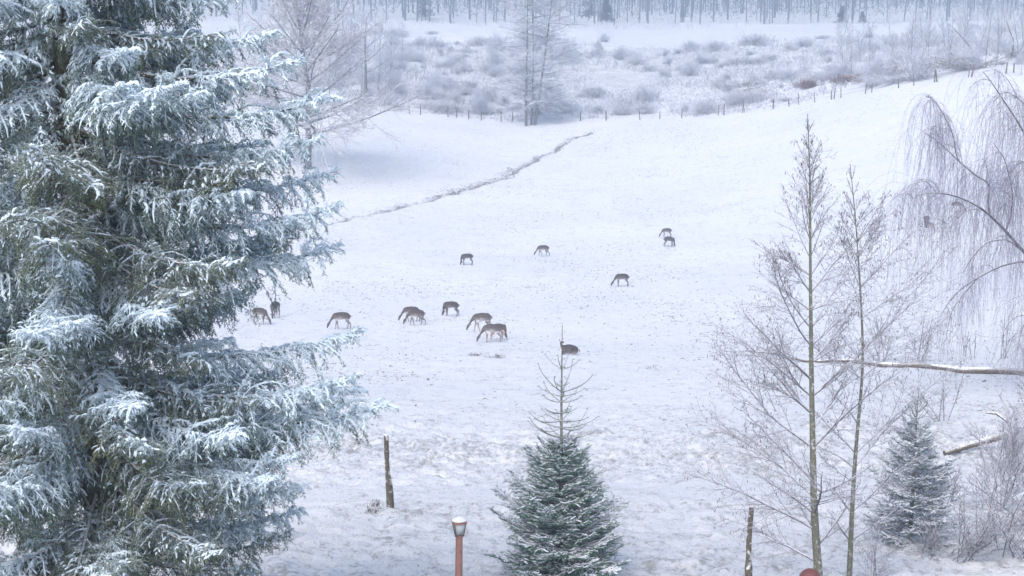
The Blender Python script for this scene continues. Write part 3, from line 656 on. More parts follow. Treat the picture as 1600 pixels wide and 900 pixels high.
def bare_tree(H, r0, nl, spread, rng, mats, tw, lv=(7, 6, 2), el=(25, 60), z0=.25, bend=.03, kt=8, crown_pow=1., droop=0., wide=None):
    """trunk mesh and crown mesh of a bare tree, base at the origin"""
    P = grow([0, 0, -.2], [rng.normal(0, bend), rng.normal(0, bend), 1], H, 16, (0, 0, 1), .05, bend, rng); g = Geo(); v, q = tubes(P, taper(1, 16, r0, r0 * .12, .9), kt); g.add(v, q)
    cr = Geo()
    for j in range(nl):
        t = z0 + (1 - z0) * (j + rng.random()) / nl; p, T = along(P, np.array([0]), np.array([t])); az = j * 2.4 + rng.normal(0, .4)
        e = radians(el[0] + (el[1] - el[0]) * ((t - z0) / (1 - z0))) + rng.normal(0, .1); L = spread * ((1.08 - t) / (1.08 - z0)) ** crown_pow * rng.uniform(.7, 1.15) + .06 * H
        lg, _ = limb(p, [cos(az) * cos(e), sin(az) * cos(e), sin(e)], L, r0 * (1 - t * .8) * .42, rng, up=.03 - droop, lv=lv, tw=tw, n=8, droop=droop)
        off = cr.n
        for k in (3, 4):
            for f, m_ in zip(lg.f[k], lg.m[k]): cr.f[k].append(f + off); cr.m[k].append(m_)
        cr.v += lg.v; cr.a += lg.a; cr.n += lg.n
    return g.mesh('trunk', [mats[0]], True), cr.mesh('crown', list(mats))
def plant(name, label, cat, mt, loc, rz=0, group=None, sc=1., parts=('trunk', 'crown')):
    r = thing(name, label, cat, loc, rz, group, sc)
    for nme, me in zip(parts, mt): link(nme, me, r)
    return r
rng = np.random.default_rng(77)
# big oak on the left bank
p = hitg(481, 264)
plant('oak_tree', 'large bare oak with spreading frosted limbs behind the huge spruce', 'tree', bare_tree(22, .50, 36, 13.8, rng, ('far_bark', 'oak_twig'), .030, (15, 12, 3), (8, 66), .19, .03, 9, .75), p)
# grey trunk further back
p = hitg(572, 160)
plant('ash_tree', 'pale grey bare tree on the bank, right of the spreading oak', 'tree', bare_tree(14, .32, 11, 6.5, rng, ('far_bark', 'far_twig'), .022, (10, 9, 3), (25, 60), .3), p, .5)
# three stemmed alder in the valley
def valley_alder():
    r = np.random.default_rng(9); p = hitg(829, 196); root = thing('valley_alder', 'tall three-stemmed frosted alder standing where the stream meets the fence', 'tree', p)
    for (dx, lean, H, r0) in ((-.7, -.01, 25, .22), (.1, .03, 22, .18), (.6, .17, 25, .26)):
        P = grow([dx, r.normal(0, .3), -.2], [lean, 0, 1], H, 18, (0, 0, 1), .02, .018, r); g = Geo(); v, q = tubes(P, taper(1, 18, r0, .03, .9), 8); g.add(v, q)
        link('trunk', g.mesh('trunk', ['far_bark'], True), root); cr = Geo()
        for j in range(64):
            t = .10 + .89 * (j + r.random()) / 64; pp, T = along(P, np.array([0]), np.array([t])); az = r.uniform(0, 6.28); e = r.normal(.15, .2)
            lg, _ = limb(pp, [cos(az) * cos(e), sin(az) * cos(e), sin(e)], r.uniform(3.5, 7.2) * (1.1 - .35 * t), .045, r, up=-.01, lv=(9, 7, 2), tw=.021, n=8, droop=.02)
            off = cr.n
            for k in (3, 4):
                for f, m_ in zip(lg.f[k], lg.m[k]): cr.f[k].append(f + off); cr.m[k].append(m_)
            cr.v += lg.v; cr.a += lg.a; cr.n += lg.n
        link('crown', cr.mesh('crown', ['far_bark', 'far_twig']), root)
valley_alder()
# soft frosted small trees and bushes at middle distance
soft = [bare_tree(h, .09, 9, s, rng, ('far_bark', 'far_twig'), .018, (9, 8, 3), (35, 70), .12, .05, 5) for h, s in ((8, 4), (10, 4), (12, 4.2), (7, 4))]
slim = [bare_tree(h, .12, 18, s, rng, ('far_bark', 'far_twig'), .015, (6, 5, 2), (30, 60), .22, .02, 6) for h, s in ((12, 2.6), (14, 3.0))]
def plant_many(pool, spots, name, labelf, cat, group):
    for i, (px, py, s) in enumerate(spots):
        p = hitg(px, py); plant(name, labelf(px, py), cat, pool[i % len(pool)], p, rng.random() * 6, group, s)
_r2 = random.Random(6)
plant_many(soft, [(515, 150, 1.), (545, 120, 1.1), (590, 150, .9), (610, 120, 1.), (560, 90, 1.), (630, 95, .8), (600, 175, .6), (650, 130, .5), (430, 120, 1), (380, 90, 1), (535, 60, 1)] + [(_r2.uniform(400, 640), _r2.uniform(45, 170), _r2.uniform(.5, 1.)) for _ in range(26)] + [(_r2.uniform(620, 790), _r2.uniform(75, 170), _r2.uniform(.18, .34)) for _ in range(14)],
           'frosted_small_tree', lambda a, b: 'soft frosted small tree in the thicket behind the oak', 'tree', 'frosted thicket behind the oak')
plant_many(soft, [(1325, 108, .5), (1410, 100, .6), (1450, 95, .7), (1480, 90, .75), (1530, 88, .7), (1560, 85, .8), (1600, 85, .8), (1440, 65, .8), (1510, 60, .8), (1570, 60, .8), (1620, 60, .9)] + [(_r2.uniform(1300, 1620), _r2.uniform(45, 102), _r2.uniform(.4, .85)) for _ in range(44)] + [(_r2.uniform(1150, 1620), _r2.uniform(72, 128), _r2.uniform(.22, .42)) for _ in range(26)],
           'frosted_small_tree', lambda a, b: 'soft frosted small tree in the thicket beyond the fence at upper right', 'tree', 'frosted thicket beyond the fence')
for i, (px, py, s, lb_) in enumerate([(1358, 120, .62, 'slim frosted birch behind the fence, above the reddish scrub at upper right'), (1423, 112, .62, 'slim upright frosted tree behind the fence, second from the reddish scrub'),
                                     (1330, 122, .45, 'thin frosted sapling rising from the reddish scrub'), (1540, 98, .55, 'thin dark-stemmed frosted tree above the brush pile at upper right')]):
    plant('slim_tree', lb_, 'tree', slim[i % 2], hitg(px, py), i, 'slim trees behind the fence', s)
# two dark leaning snags
def snag(px, py, pts, r, Y, label):
    p = hitg(px, py); root = thing('dead_tree', label, 'tree', p); P = smoothpath(np.array([at(a, b, p[1]) for a, b in pts]) - p, 14); g = Geo(); rr = np.random.default_rng(px)
    v, q = tubes(P[None], taper(1, 14, r, r * .3), 6); g.add(v, q); link('trunk', g.mesh('trunk', ['birch_bark']), root)
    lg = Geo(); i2, t2, p2, T2, o2 = kidset(P[None], 16, .3, 1, rr); B = grow(p2, sdirs(T2, .8, rr.uniform(0, 6, 16)), rr.uniform(.8, 2.2, 16), 6, (0, 0, 1), .1, .1, rr); v, q = tubes(B, taper(16, 6, r * .4, .01), 3); lg.add(v, q)
    link('twigs', lg.mesh('twigs', ['far_twig']), root)
snag(1527, 95, [(1527, 92), (1515, 72), (1500, 55), (1484, 38)], .10, 0, 'dark leaning dead stem above the brush pile at upper right')
snag(1580, 92, [(1580, 90), (1585, 65), (1578, 50), (1572, 30)], .12, 0, 'crooked dark stem near the upper right corner')
# scrub domes
def scrub_mesh(R, H, n, mat, rng, tw=.02):
    g = Geo(); a = rng.uniform(0, 2 * pi, n); e = rng.uniform(.15, 1.5, n); S = np.c_[rng.normal(0, R * .22, (n, 2)), np.full(n, -.05)]
    D = np.c_[np.cos(a) * np.cos(e), np.sin(a) * np.cos(e), np.sin(e)]; L = np.sqrt((R * np.cos(e)) ** 2 + (H * np.sin(e)) ** 2) * rng.uniform(.6, 1.1, n)
    B = grow(S, D, L, 6, (0, 0, 1), .04, .14, rng); v, q = tubes(B, taper(n, 6, tw * 1.6, tw * .7), 3); g.add(v, q)
    i3, t3, p3, T3, o3 = kidset(B, 6, .25, 1, rng); n3 = len(i3); Cc = grow(p3, sdirs(T3, rng.uniform(.4, 1., n3), rng.uniform(0, 6.28, n3)), L[i3] * .3, 4, (0, 0, 1), .05, .12, rng)
    v, q = tubes(Cc, taper(n3, 4, tw, tw * .5), 3); g.add(v, q); i4, t4, p4, T4, o4 = kidset(Cc, 2, .3, 1, rng); n4 = len(i4)
    Dd = grow(p4, sdirs(T4, rng.uniform(.4, 1., n4), rng.uniform(0, 6.28, n4)), L[i3][i4] * .15, 3, (0, 0, 1), 0, .1, rng); v, q = tubes(Dd, taper(n4, 3, tw * .8, tw * .5), 3); g.add(v, q)
    return g.mesh('bush', [mat])
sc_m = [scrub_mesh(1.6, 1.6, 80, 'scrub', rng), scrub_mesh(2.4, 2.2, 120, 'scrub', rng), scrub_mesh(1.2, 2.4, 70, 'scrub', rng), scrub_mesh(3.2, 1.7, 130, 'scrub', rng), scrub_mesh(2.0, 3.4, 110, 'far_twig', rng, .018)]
def scatter_scrub():
    n = 0; pr = []
    while n < 297:
        px = rng.uniform(570, 1640); py = rng.uniform(48, 182) if px < 1250 else rng.uniform(48, 150)
        p = hit(px, py)
        if p[1] < fence_y(p[0]) + 3 or p[1] > 375: continue
        if 610 < px < 1330 and py < (64 if px > 860 else 50 + (px - 610) * .05): continue
        if 1235 < px < 1365 and p[1] < fence_y(p[0]) + 26: continue
        if vnoise(p[0] * .07, p[1] * .05) < .22 + .3 * rng.random(): continue
        if px > 620 and py < 68 and rng.random() < .35: pass
        p[2] = gz(p[0], p[1]); k = rng.choice([0, 1, 1, 2, 2, 4, 4, 3]) ; s = rng.uniform(.35, 1.15)
        side = ('close behind the pasture fence, ' if p[1] < fence_y(p[0]) + 40 else 'out towards the far field, ') + ('left' if px < 780 else 'middle' if px < 1280 else 'right')
        o = link('heath_bush', sc_m[k], None, p, label='low frosted bush on the heath, ' + side, category='bush', group='frosted bushes on the heath, ' + side); o.rotation_euler = (0, 0, rng.random() * 6); o.scale = (s * rng.uniform(.7, 1.5), s * rng.uniform(.7, 1.3), s * rng.uniform(.5, 1.15)); n += 1
scatter_scrub()
rs = scrub_mesh(2.0, 1.5, 110, 'red_scrub', rng, .022)
for px, py, s, lb_ in [(1262, 138, 1.0, 'reddish brown beech bush just beyond the fence, left of the pair'), (1318, 132, 1., 'reddish brown bush beyond the fence, right of the first beech bush'), (1345, 128, .9, 'dark brown bush at the foot of the slim birch behind the fence'), (1400, 117, .8, 'small brown bush against the far fence, right of the slim birch')]:
    o = link('beech_bush', rs, None, hitg(px, py), label=lb_, category='bush', group='brown bushes beyond the fence'); o.scale = (s, s, s * .9); o.rotation_euler = (0, 0, px)
def brushpile(px, py, L, H, n, label, Wd=2.):
    r = np.random.default_rng(px); p = hitg(px, py); g = Geo(); S = np.c_[r.uniform(-L, L, n), r.normal(0, Wd * .4, n), r.uniform(0, H, n) * r.random(n)]
    B = grow(S, np.c_[r.normal(0, 1, n), r.normal(0, .5, n), r.normal(.15, .25, n)], r.uniform(.8, 2.6, n), 5, (0, 0, -1), .06, .15, r); v, q = tubes(B, taper(n, 5, .045, .018), 4); g.add(v, q)
    o = link('brush_pile', g.mesh('brush_pile', ['post']), None, p, label=label, category='brushwood'); o.rotation_euler = (0, 0, .1)
brushpile(1182, 146, 2.6, 1.6, 70, 'dark pile of cut branches on the heath behind the fence')
brushpile(1535, 105, 8, 2., 210, 'long tangled pile of snowy brushwood behind the fence at upper right')
brushpile(1440, 112, 4, 1.3, 80, 'low heap of brushwood behind the fence, left of the long pile')

# ------------------------------------------------------------------ far wood
fw = [bare_tree(h, r_, 11, s, rng, ('wood_bark', 'wood_twig'), .035, (6, 5, 1), (35, 70), z0, .02, 6) for h, r_, s, z0 in ((24, .26, 4.5, .3), (22, .20, 4, .4), (26, .30, 6, .3), (20, .16, 3.5, .25), (23, .22, 4.5, .45))]
def pine_mesh(H, R, rng):
    g = Geo(); v, q = tubes(np.array([[[0, 0, -.2], [0, 0, H * .5], [0, 0, H]]]), np.array([[.2, .12, .03]]), 6); g.add(v, q); tr = g.mesh('trunk', ['far_bark'])
    n = 150; t = rng.random(n) ** 1.2; z = .08 * H + t * .9 * H; a = rng.uniform(0, 6.28, n); L = R * (1 - t) * rng.uniform(.6, 1.1, n) + .25
    P = grow(np.c_[np.zeros((n, 2)), z], np.c_[np.cos(a), np.sin(a), np.full(n, .05)], L, 5, (0, 0, -1), .09, .03, rng); c = Geo(); v, f, ix = needles(P, 26, .55, .16, .9, rng, .1)
    c.add(v, f, 0, np.clip(rng.normal(.25, .2, len(v)), 0, 1)); return tr, c.mesh('crown', ['dark_pine'], False, 'frost')
pn = [pine_mesh(13, 3.2, rng), pine_mesh(6, 2.4, rng)]
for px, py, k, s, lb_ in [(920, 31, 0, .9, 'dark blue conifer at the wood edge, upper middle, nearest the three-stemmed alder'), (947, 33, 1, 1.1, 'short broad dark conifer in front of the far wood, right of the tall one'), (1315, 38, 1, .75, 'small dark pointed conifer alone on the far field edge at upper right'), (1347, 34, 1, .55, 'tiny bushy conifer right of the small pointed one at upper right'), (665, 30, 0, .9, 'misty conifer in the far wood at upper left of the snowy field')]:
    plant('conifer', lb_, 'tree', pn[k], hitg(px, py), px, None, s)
def far_wood():
    r = np.random.default_rng(15); fx = []
    for i in range(236):
        Y = r.uniform(415, 520); x = r.uniform(-.40, .40) * Y
        if i < 60: Y = r.uniform(412, 430); x = (-.28 + .68 * (i + r.random()) / 60) * Y
        side = ('front edge of the far wood, ' if Y < 432 else 'deeper in the far wood, ') + ('left half' if x < .02 * Y else 'right half')
        plant('wood_tree', 'bare misty tree at the ' + side if Y < 432 else 'bare misty tree ' + side, 'tree', fw[r.integers(5)], (x, Y, gz(x, Y)), r.random() * 6, 'wood trees, ' + side, r.uniform(.65, 1.1))
    # mass of the wood behind: stems and twig haze, no single tree to be told apart
    g = Geo(); n = 1500; Y = r.uniform(505, 700, n); x = r.uniform(-.46, .46, n) * Y; z = ground_z(x, Y); H = r.uniform(16, 26, n)
    P = grow(np.c_[x, Y, z - .3], np.c_[r.normal(0, .03, (n, 2)), np.ones(n)], H, 5, (0, 0, 1), 0, .02, r); v, q = tubes(P, taper(n, 5, .2, .04), 3); g.add(v, q, 0)
    i2, t2, p2, T2, o2 = kidset(P, 9, .12, 1, r); B = grow(p2, sdirs(T2, r.uniform(.5, 1.1, len(i2)), r.uniform(0, 6.28, len(i2))), r.uniform(1.5, 5, len(i2)), 4, (0, 0, 1), .1, .1, r); v, q = tubes(B, taper(len(i2), 4, .07, .04), 3); g.add(v, q, 1)
    i3, t3, p3, T3, o3 = kidset(B, 1, .3, 1, r); Cc = grow(p3, sdirs(T3, .8, r.uniform(0, 6.28, len(i3))), r.uniform(.8, 2.2, len(i3)), 2, (0, 0, 1), .1, .1, r); v, q = tubes(Cc, taper(len(i3), 2, .07, .04), 3); g.add(v, q, 1)
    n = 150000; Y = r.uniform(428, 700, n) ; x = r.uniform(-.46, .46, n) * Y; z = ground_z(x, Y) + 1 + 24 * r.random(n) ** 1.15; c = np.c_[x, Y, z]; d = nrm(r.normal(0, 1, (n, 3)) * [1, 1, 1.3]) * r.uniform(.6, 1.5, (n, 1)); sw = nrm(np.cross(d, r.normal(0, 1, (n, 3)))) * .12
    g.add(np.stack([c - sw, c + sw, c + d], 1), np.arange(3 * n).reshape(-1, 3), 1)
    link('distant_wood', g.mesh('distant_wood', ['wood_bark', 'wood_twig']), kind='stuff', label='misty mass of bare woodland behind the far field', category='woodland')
    # brushy edge of the wood
    g = Geo(); n = 3800; Y = r.uniform(398, 425, n) ; x = r.uniform(-.42, .42, n) * Y; keep = fbm(x * .05, Y * .1, 2) > .42; x, Y = x[keep], Y[keep]; n = len(x); z = ground_z(x, Y)
    P = grow(np.c_[x, Y, z], np.c_[r.normal(0, .6, (n, 2)), np.ones(n)], r.uniform(.5, 2.2, n), 4, (0, 0, 1), 0, .1, r); v, q = tubes(P, taper(n, 4, .05, .025), 3); g.add(v, q)
    link('wood_edge_brush', g.mesh('wood_edge_brush', ['scrub']), kind='stuff', label='low frosted brush along the edge of the far wood', category='undergrowth')
far_wood()

# ------------------------------------------------------------------ logs, shrubs and brambles at right
def log_obj(pts_px, rs_, lift, name, label, seed, twigs=0):
    r = np.random.default_rng(seed); G = []
    for px, py in pts_px: G.append(hitg(px, py))
    G = np.array(G); G[:, 2] += np.array(lift); b = G[0].copy(); n = 40; P = smoothpath(G - b, n) + np.c_[r.normal(0, .008, (n, 3))]
    root = thing(name, label, 'log', b); g = Geo(); R = np.interp(np.linspace(0, 1, n), np.linspace(0, 1, len(rs_)), rs_) * r.uniform(.92, 1.08, n); v, q = tubes(P[None], R[None], 10); g.add(v, q)
    for e, o_ in ((0, 1), (n - 1, -1)):
        i = g.n - n * 10 if False else 0
    ring = v.reshape(n, 10, 3)
    for e in (0, n - 1): g.add(np.r_[ring[e], P[e][None]], [[i, (i + 1) % 10, 10] for i in range(10)])
    link('trunk', g.mesh('trunk', ['post'], True), root)
    sg = Geo(); A = P + np.c_[np.zeros((n, 2)), R * .50]; RR = R * (.30 + .50 * sst(.25, .5, vnoise(np.arange(n) * .45, np.full(n, seed * 1.)))) * r.uniform(.9, 1.1, n); v, q = tubes(A[None], RR[None], 9); sg.add(v, q); link('snow', sg.mesh('snow', ['snow'], True), root)
    if twigs:
        for j in range(twigs):
            t = r.uniform(.1, .98); p0, T = along(P[None], np.array([0]), np.array([t])); lg, _ = limb(p0, [r.normal(0, .5), r.normal(0, .4), 1], r.uniform(.4, 1.3), .014, r, lv=(4, 3, 1), tw=.005, n=7)
            link('branch', lg.mesh('branch', ['birch_bark', 'alder_twig']), root)
log_obj([(1165, 553), (1215, 557), (1260, 566), (1320, 566), (1390, 575), (1440, 574), (1500, 583), (1560, 584), (1660, 591)], [.03, .05, .06, .075, .10, .105, .13, .135, .155], [.16, .12, .05, .12, .07, .12, .08, .13, .10], 'fallen_tree', 'long fallen tree trunk capped with snow lying across the pasture at right', 51, 14)
log_obj([(1476, 712), (1520, 706), (1572, 700)], [.075, .085, .10], [.05, .16, .38], 'fallen_log', 'short snow-covered log lying tilted below the long fallen trunk', 52)
log_obj([(1540, 662), (1556, 664), (1574, 668)], [.025, .03, .035], [.35, .3, .2], 'fallen_log', 'thin snowy broken branch in the bramble at right, above the tilted log', 53)
def shrub(px, py, Hpx, n, label, seed, lean=.3, tw=.0035, mats=('alder_twig', 'alder_twig'), Y=None, lv=(8, 6, 2), name='bare_shrub'):
    r = np.random.default_rng(seed); p = hitg(px, py) if Y is None else np.array([at(px, 800, Y)[0], Y, 0.])
    p[2] = gz(p[0], p[1]); root = thing(name, label, 'shrub', p); L = Hpx / ppm(p[1])
    for j in range(n):
        a = r.uniform(0, 6.28); s = abs(r.normal(0, lean)); lg, _ = limb([r.normal(0, .12), r.normal(0, .12), -.03], [cos(a) * s, sin(a) * s, 1], L * r.uniform(.55, 1.1), max(.006, .008 * L), r, up=.0, lv=lv, tw=tw, n=9, a2=.6)
        link('stem', lg.mesh('stem', list(mats)), root)
shrub(1300, 568, 60, 6, 'thin bare shrub behind the long fallen trunk, left of the alders gap', 61, .5, .006)
shrub(1225, 562, 45, 5, 'low bare shrub at the thin end of the fallen trunk', 62, .6, .006)
shrub(1380, 566, 75, 7, 'bushy bare shrub behind the middle of the long fallen trunk', 63, .45, .006)
shrub(1440, 566, 85, 6, 'bare shrub behind the fallen trunk, beneath the weeping birch', 64, .4, .006)
shrub(1515, 560, 55, 4, 'upright dark saplings behind the fallen trunk near the birch', 65, .2, .008, ('birch_bark', 'birch_bark'), lv=(3, 2, 1))
shrub(1570, 560, 70, 4, 'upright dark saplings near the right edge above the fallen trunk', 66, .2, .008, ('birch_bark', 'birch_bark'), lv=(3, 2, 1))
shrub(1590, 740, 130, 9, 'dense frosted bramble thicket at the right edge below the tilted log', 67, .7, .0045, lv=(10, 7, 2))
shrub(1610, 690, 90, 8, 'frosted twiggy bush at the right edge beside the tilted log', 68, .8, .005, lv=(9, 6, 2))
shrub(1530, 860, 130, 8, 'spreading frosted shrub in the bottom right corner', 69, 1.0, .0038, lv=(9, 7, 2))
shrub(1590, 880, 170, 8, 'leaning bare bush at the bottom right edge', 70, .9, .0038, lv=(9, 7, 2))
shrub(1365, 900, 120, 6, 'low frosted bush at the foot of the slimmer alder', 71, .9, .0035, lv=(8, 6, 2), Y=23.2)
shrub(1160, 700, 60, 5, 'small sparse weed shrub on the slope left of the tall alder', 72, 1.2, .003, lv=(5, 3, 1))
shrub(1470, 660, 110, 6, 'thin frosted shrub between the young conifer and the tilted log', 73, .6, .004)

for i_, (px, py, h_, lab) in enumerate([(1560, 800, 150, 'dense frosted twig bush at right, above the bottom right corner'), (1480, 790, 90, 'frosted bush just right of the frosted young conifer'), (1625, 820, 200, 'tall frosted bush cut off by the right edge near the bottom'),
        (1500, 880, 120, 'low frosted twig bush between the young conifer and the bottom right corner'), (1575, 730, 90, 'frosted twigs hanging over the slope below the tilted log'), (1620, 640, 80, 'frosted twigs at the right edge under the long fallen trunk'), (1450, 870, 70, 'small frosted bush in front of the frosted young conifer')]):
    shrub(px, py, h_, 9, lab, 90 + i_, .95, .0042, lv=(10, 7, 2))
# dark tufts out on the pasture
def tuftclump(px, py, n, label, wpx):
    r = np.random.default_rng(px); p = hitg(px, py); g = Geo(); pos = np.c_[r.normal(0, wpx / ppm(p[1]) * .5, n), r.normal(0, .25, n), np.zeros(n)]
    add_blades(g, pos, .10 + .12 * r.random(n), 7, .006, .6, r); link('grass_clump', g.mesh('grass_clump', [TB]), None, p, label=label, category='grass clump', group='dark grass clumps on the pasture')
TB = mat_plain('dark_dry_grass', (.13, .12, .10), .9, .3); M['TB'] = TB
tuftclump(742, 556, 26, 'dark grass clump on the pasture below the grazing pair, the left one', 12)
tuftclump(778, 559, 34, 'dark grass clump on the pasture below the grazing pair, the right one', 16)
tuftclump(584, 797, 16, 'small dark grass clump just left of the leaning weathered post', 8)
tuftclump(1017, 577, 12, 'faint grass clump on the pasture right of the fir tip', 14)

# ------------------------------------------------------------------ posts
def wooden_post(px, py_top, Y, r_, label, seed, py_base=None, lean=0.):
    rr = np.random.default_rng(seed)
    if py_base: b = hitg(px, py_base)
    else: b = np.array([at(px, 850, Y)[0], Y, 0]); b[2] = gz(b[0], Y)
    Hh = at(px, py_top, b[1])[2] - b[2]; n = 14; z = np.linspace(-.1, Hh, n); P = np.c_[lean * z + .008 * np.sin(z * 5), 0 * z, z]
    R = np.interp(z, [0, Hh * .35, Hh * .45, Hh], [r_ * 1.2, r_ * 1.1, r_ * .8, r_ * .72]) * rr.uniform(.93, 1.07, n)
    root = thing('wooden_post', label, 'post', b); g = Geo(); k = 11; v, q = tubes(P[None], R[None], k); v = v.reshape(n, k, 3); v[:, :, :2] += rr.normal(0, r_ * .05, (1, k, 2)); top = v[-1].copy(); top[:, 2] += rr.normal(0, .012, k)
    v[-1] = top; g.add(v, q); g.add(np.r_[top, P[-1][None] + [0, 0, .005]], [[i, (i + 1) % k, k] for i in range(k)]); link('shaft', g.mesh('shaft', ['near_post']), root)
    s = Geo(); m_ = 8; a = np.arange(m_) * 2 * pi / m_; rg = [np.c_[P[-1][0] + q_ * np.cos(a), P[-1][1] + q_ * np.sin(a), np.full(m_, P[-1][2] + h)] for q_, h in ((r_ * .7, .004), (r_ * .62, .018), (r_ * .3, .026))]
    V = np.r_[rg[0], rg[1], rg[2], [[P[-1][0], 0, P[-1][2] + .03]]]; i = np.arange(m_); j = (i + 1) % m_
    s.add(V, np.r_[np.c_[i, j, j + m_, i + m_], np.c_[i + m_, j + m_, j + 2 * m_, i + 2 * m_]]); s.f[3].append(np.c_[i + 2 * m_, j + 2 * m_, np.full(m_, 3 * m_)]); s.m[3].append(np.zeros(m_, int))
    link('snow_cap', s.mesh('snow_cap', ['snow'], True), root); return root
wooden_post(610, 680, 31, .068, 'weathered grey post with peeling bark standing alone in the snow', 81, py_base=797, lean=-.045)
wooden_post(1170, 792, 22, .052, 'mossy wooden post at the bottom edge left of the tall alder', 82, lean=.012)
# garden lantern
def lantern():
    Y = 19.; x = at(715, 900, Y)[0]; b = np.array([x, Y, gz(x, Y)]); root = thing('garden_lantern', 'small garden lantern with glass panes on a reddish post and a snow cap', 'lamp', b)
    topz = at(720, 812, Y)[2] - b[2]; zs = at(720, 838, Y)[2] - b[2]; k = 1 / ppm(Y); dx = .025
    g = Geo(); P = np.array([[[0, 0, -.1], [dx * .5, 0, zs * .5], [dx, 0, zs]]]); v, q = tubes(P, np.array([[.055, .050, .046]]), 12); g.add(v, q); link('pole', g.mesh('pole', ['rust'], True), root)
    def ring(z0, z1, r0, r1, mat, name, n=4, rot=pi / 4 + .25):
        g = Geo(); a = rot + np.arange(n) * 2 * pi / n; V = np.r_[np.c_[dx + r0 * np.cos(a), r0 * np.sin(a), np.full(n, z0)], np.c_[dx + r1 * np.cos(a), r1 * np.sin(a), np.full(n, z1)]]
        i = np.arange(n); j = (i + 1) % n; g.add(V, np.c_[i, j, j + n, i + n])
        if n == 4: g.add(V, [[3, 2, 1, 0], [4, 5, 6, 7]])
        else: g.add(np.r_[V[:n], [[dx, 0, z0]]], np.c_[j, i, np.full(n, n)]); g.add(np.r_[V[n:], [[dx, 0, z1]]], np.c_[i, j, np.full(n, n)])
        return link(name, g.mesh(name, [mat]), root)
    ring(zs - .004, zs + .022, .058, .062, 'rust', 'collar', 12)
    za, zb = zs + .024, topz - .026; ra, rb = .070, .112; rot = pi / 4 + .25
    ring(zb - .012, topz - .004, .126, .118, 'rust', 'lid')
    c = [np.array([cos(rot + i * pi / 2), sin(rot + i * pi / 2)]) for i in range(4)]
    for i in range(4):
        a0, a1 = c[i], c[(i + 1) % 4]
        P = np.array([[[dx + a0[0] * ra, a0[1] * ra, za], [dx + a0[0] * rb, a0[1] * rb, zb]]]); g = Geo(); v, q = tubes(P, .0065, 5); g.add(v, q); link('frame_bar', g.mesh('frame_bar', ['frame']), root)
        n_ = nrm(a0 + a1); V = []
        for off in (0, -.003):
            for rr_, z_ in ((ra * .97, za), (rb * .97, zb)):
                for a_ in (a0, a1): V.append([dx + a_[0] * rr_ + n_[0] * off, a_[1] * rr_ + n_[1] * off, z_])
        g = Geo(); g.add(V, [[0, 1, 3, 2], [5, 4, 6, 7], [0, 4, 5, 1], [2, 3, 7, 6], [0, 2, 6, 4], [1, 5, 7, 3]]); link('glass_pane', g.mesh('glass_pane', ['glass']), root)
    ring(za - .001, za + .012, ra + .01, ra + .012, 'frame', 'base_frame')
    g = Geo(); n = 12; a = np.arange(n) * 2 * pi / n; lv_ = [(.104, 0), (.094, .010), (.066, .026), (.038, .040), (.014, .048)]
    V = np.concatenate([np.c_[dx + r_ * np.cos(a), r_ * np.sin(a), np.full(n, topz - .003 + h)] for r_, h in lv_] + [[[dx, 0, topz + .050]]]); i = np.arange(n); j = (i + 1) % n
    for l in range(4): g.add(V, np.c_[i, j, j + n, i + n] + l * n)
    g.add(V, np.c_[i + 4 * n, j + 4 * n, np.full(n, 5 * n)]); link('snow_cap', g.mesh('snow_cap', ['lump_snow'], True), root)
lantern()
def red_ball():
    Y = 18.5; x = at(1266, 900, Y)[0]; zt = at(1266, 889, Y)[2]; b = np.array([x, Y, gz(x, Y)]); H = zt - b[2]; root = thing('garden_ball_post', 'rounded red cap just showing at the bottom edge beside the tall alder', 'garden ornament', b)
    g = Geo(); n = 20; a = np.arange(n) * 2 * pi / n; R = .145; pr = [(R * sin(t), H - R + R * cos(t)) for t in np.linspace(.12, 2.6, 11)]
    V = np.concatenate([np.c_[r_ * np.cos(a), r_ * np.sin(a), np.full(n, z_)] for r_, z_ in pr] + [[[0, 0, H]]]); i = np.arange(n); j = (i + 1) % n
    for l in range(10): g.add(V, np.c_[i, i + n, j + n, j] + l * n)
    g.add(V, np.c_[j, np.full(n, 11 * n), i]); link('cap', g.mesh('cap', ['redball'], True), root)
    g = Geo(); v, q = tubes(np.array([[[0, 0, -.1], [0, 0, (H - R) / 2], [0, 0, H - R * 1.75]]]), np.array([[.06, .055, .06]]), 12); g.add(v, q); link('stem', g.mesh('stem', ['redball'], True), root)
red_ball()

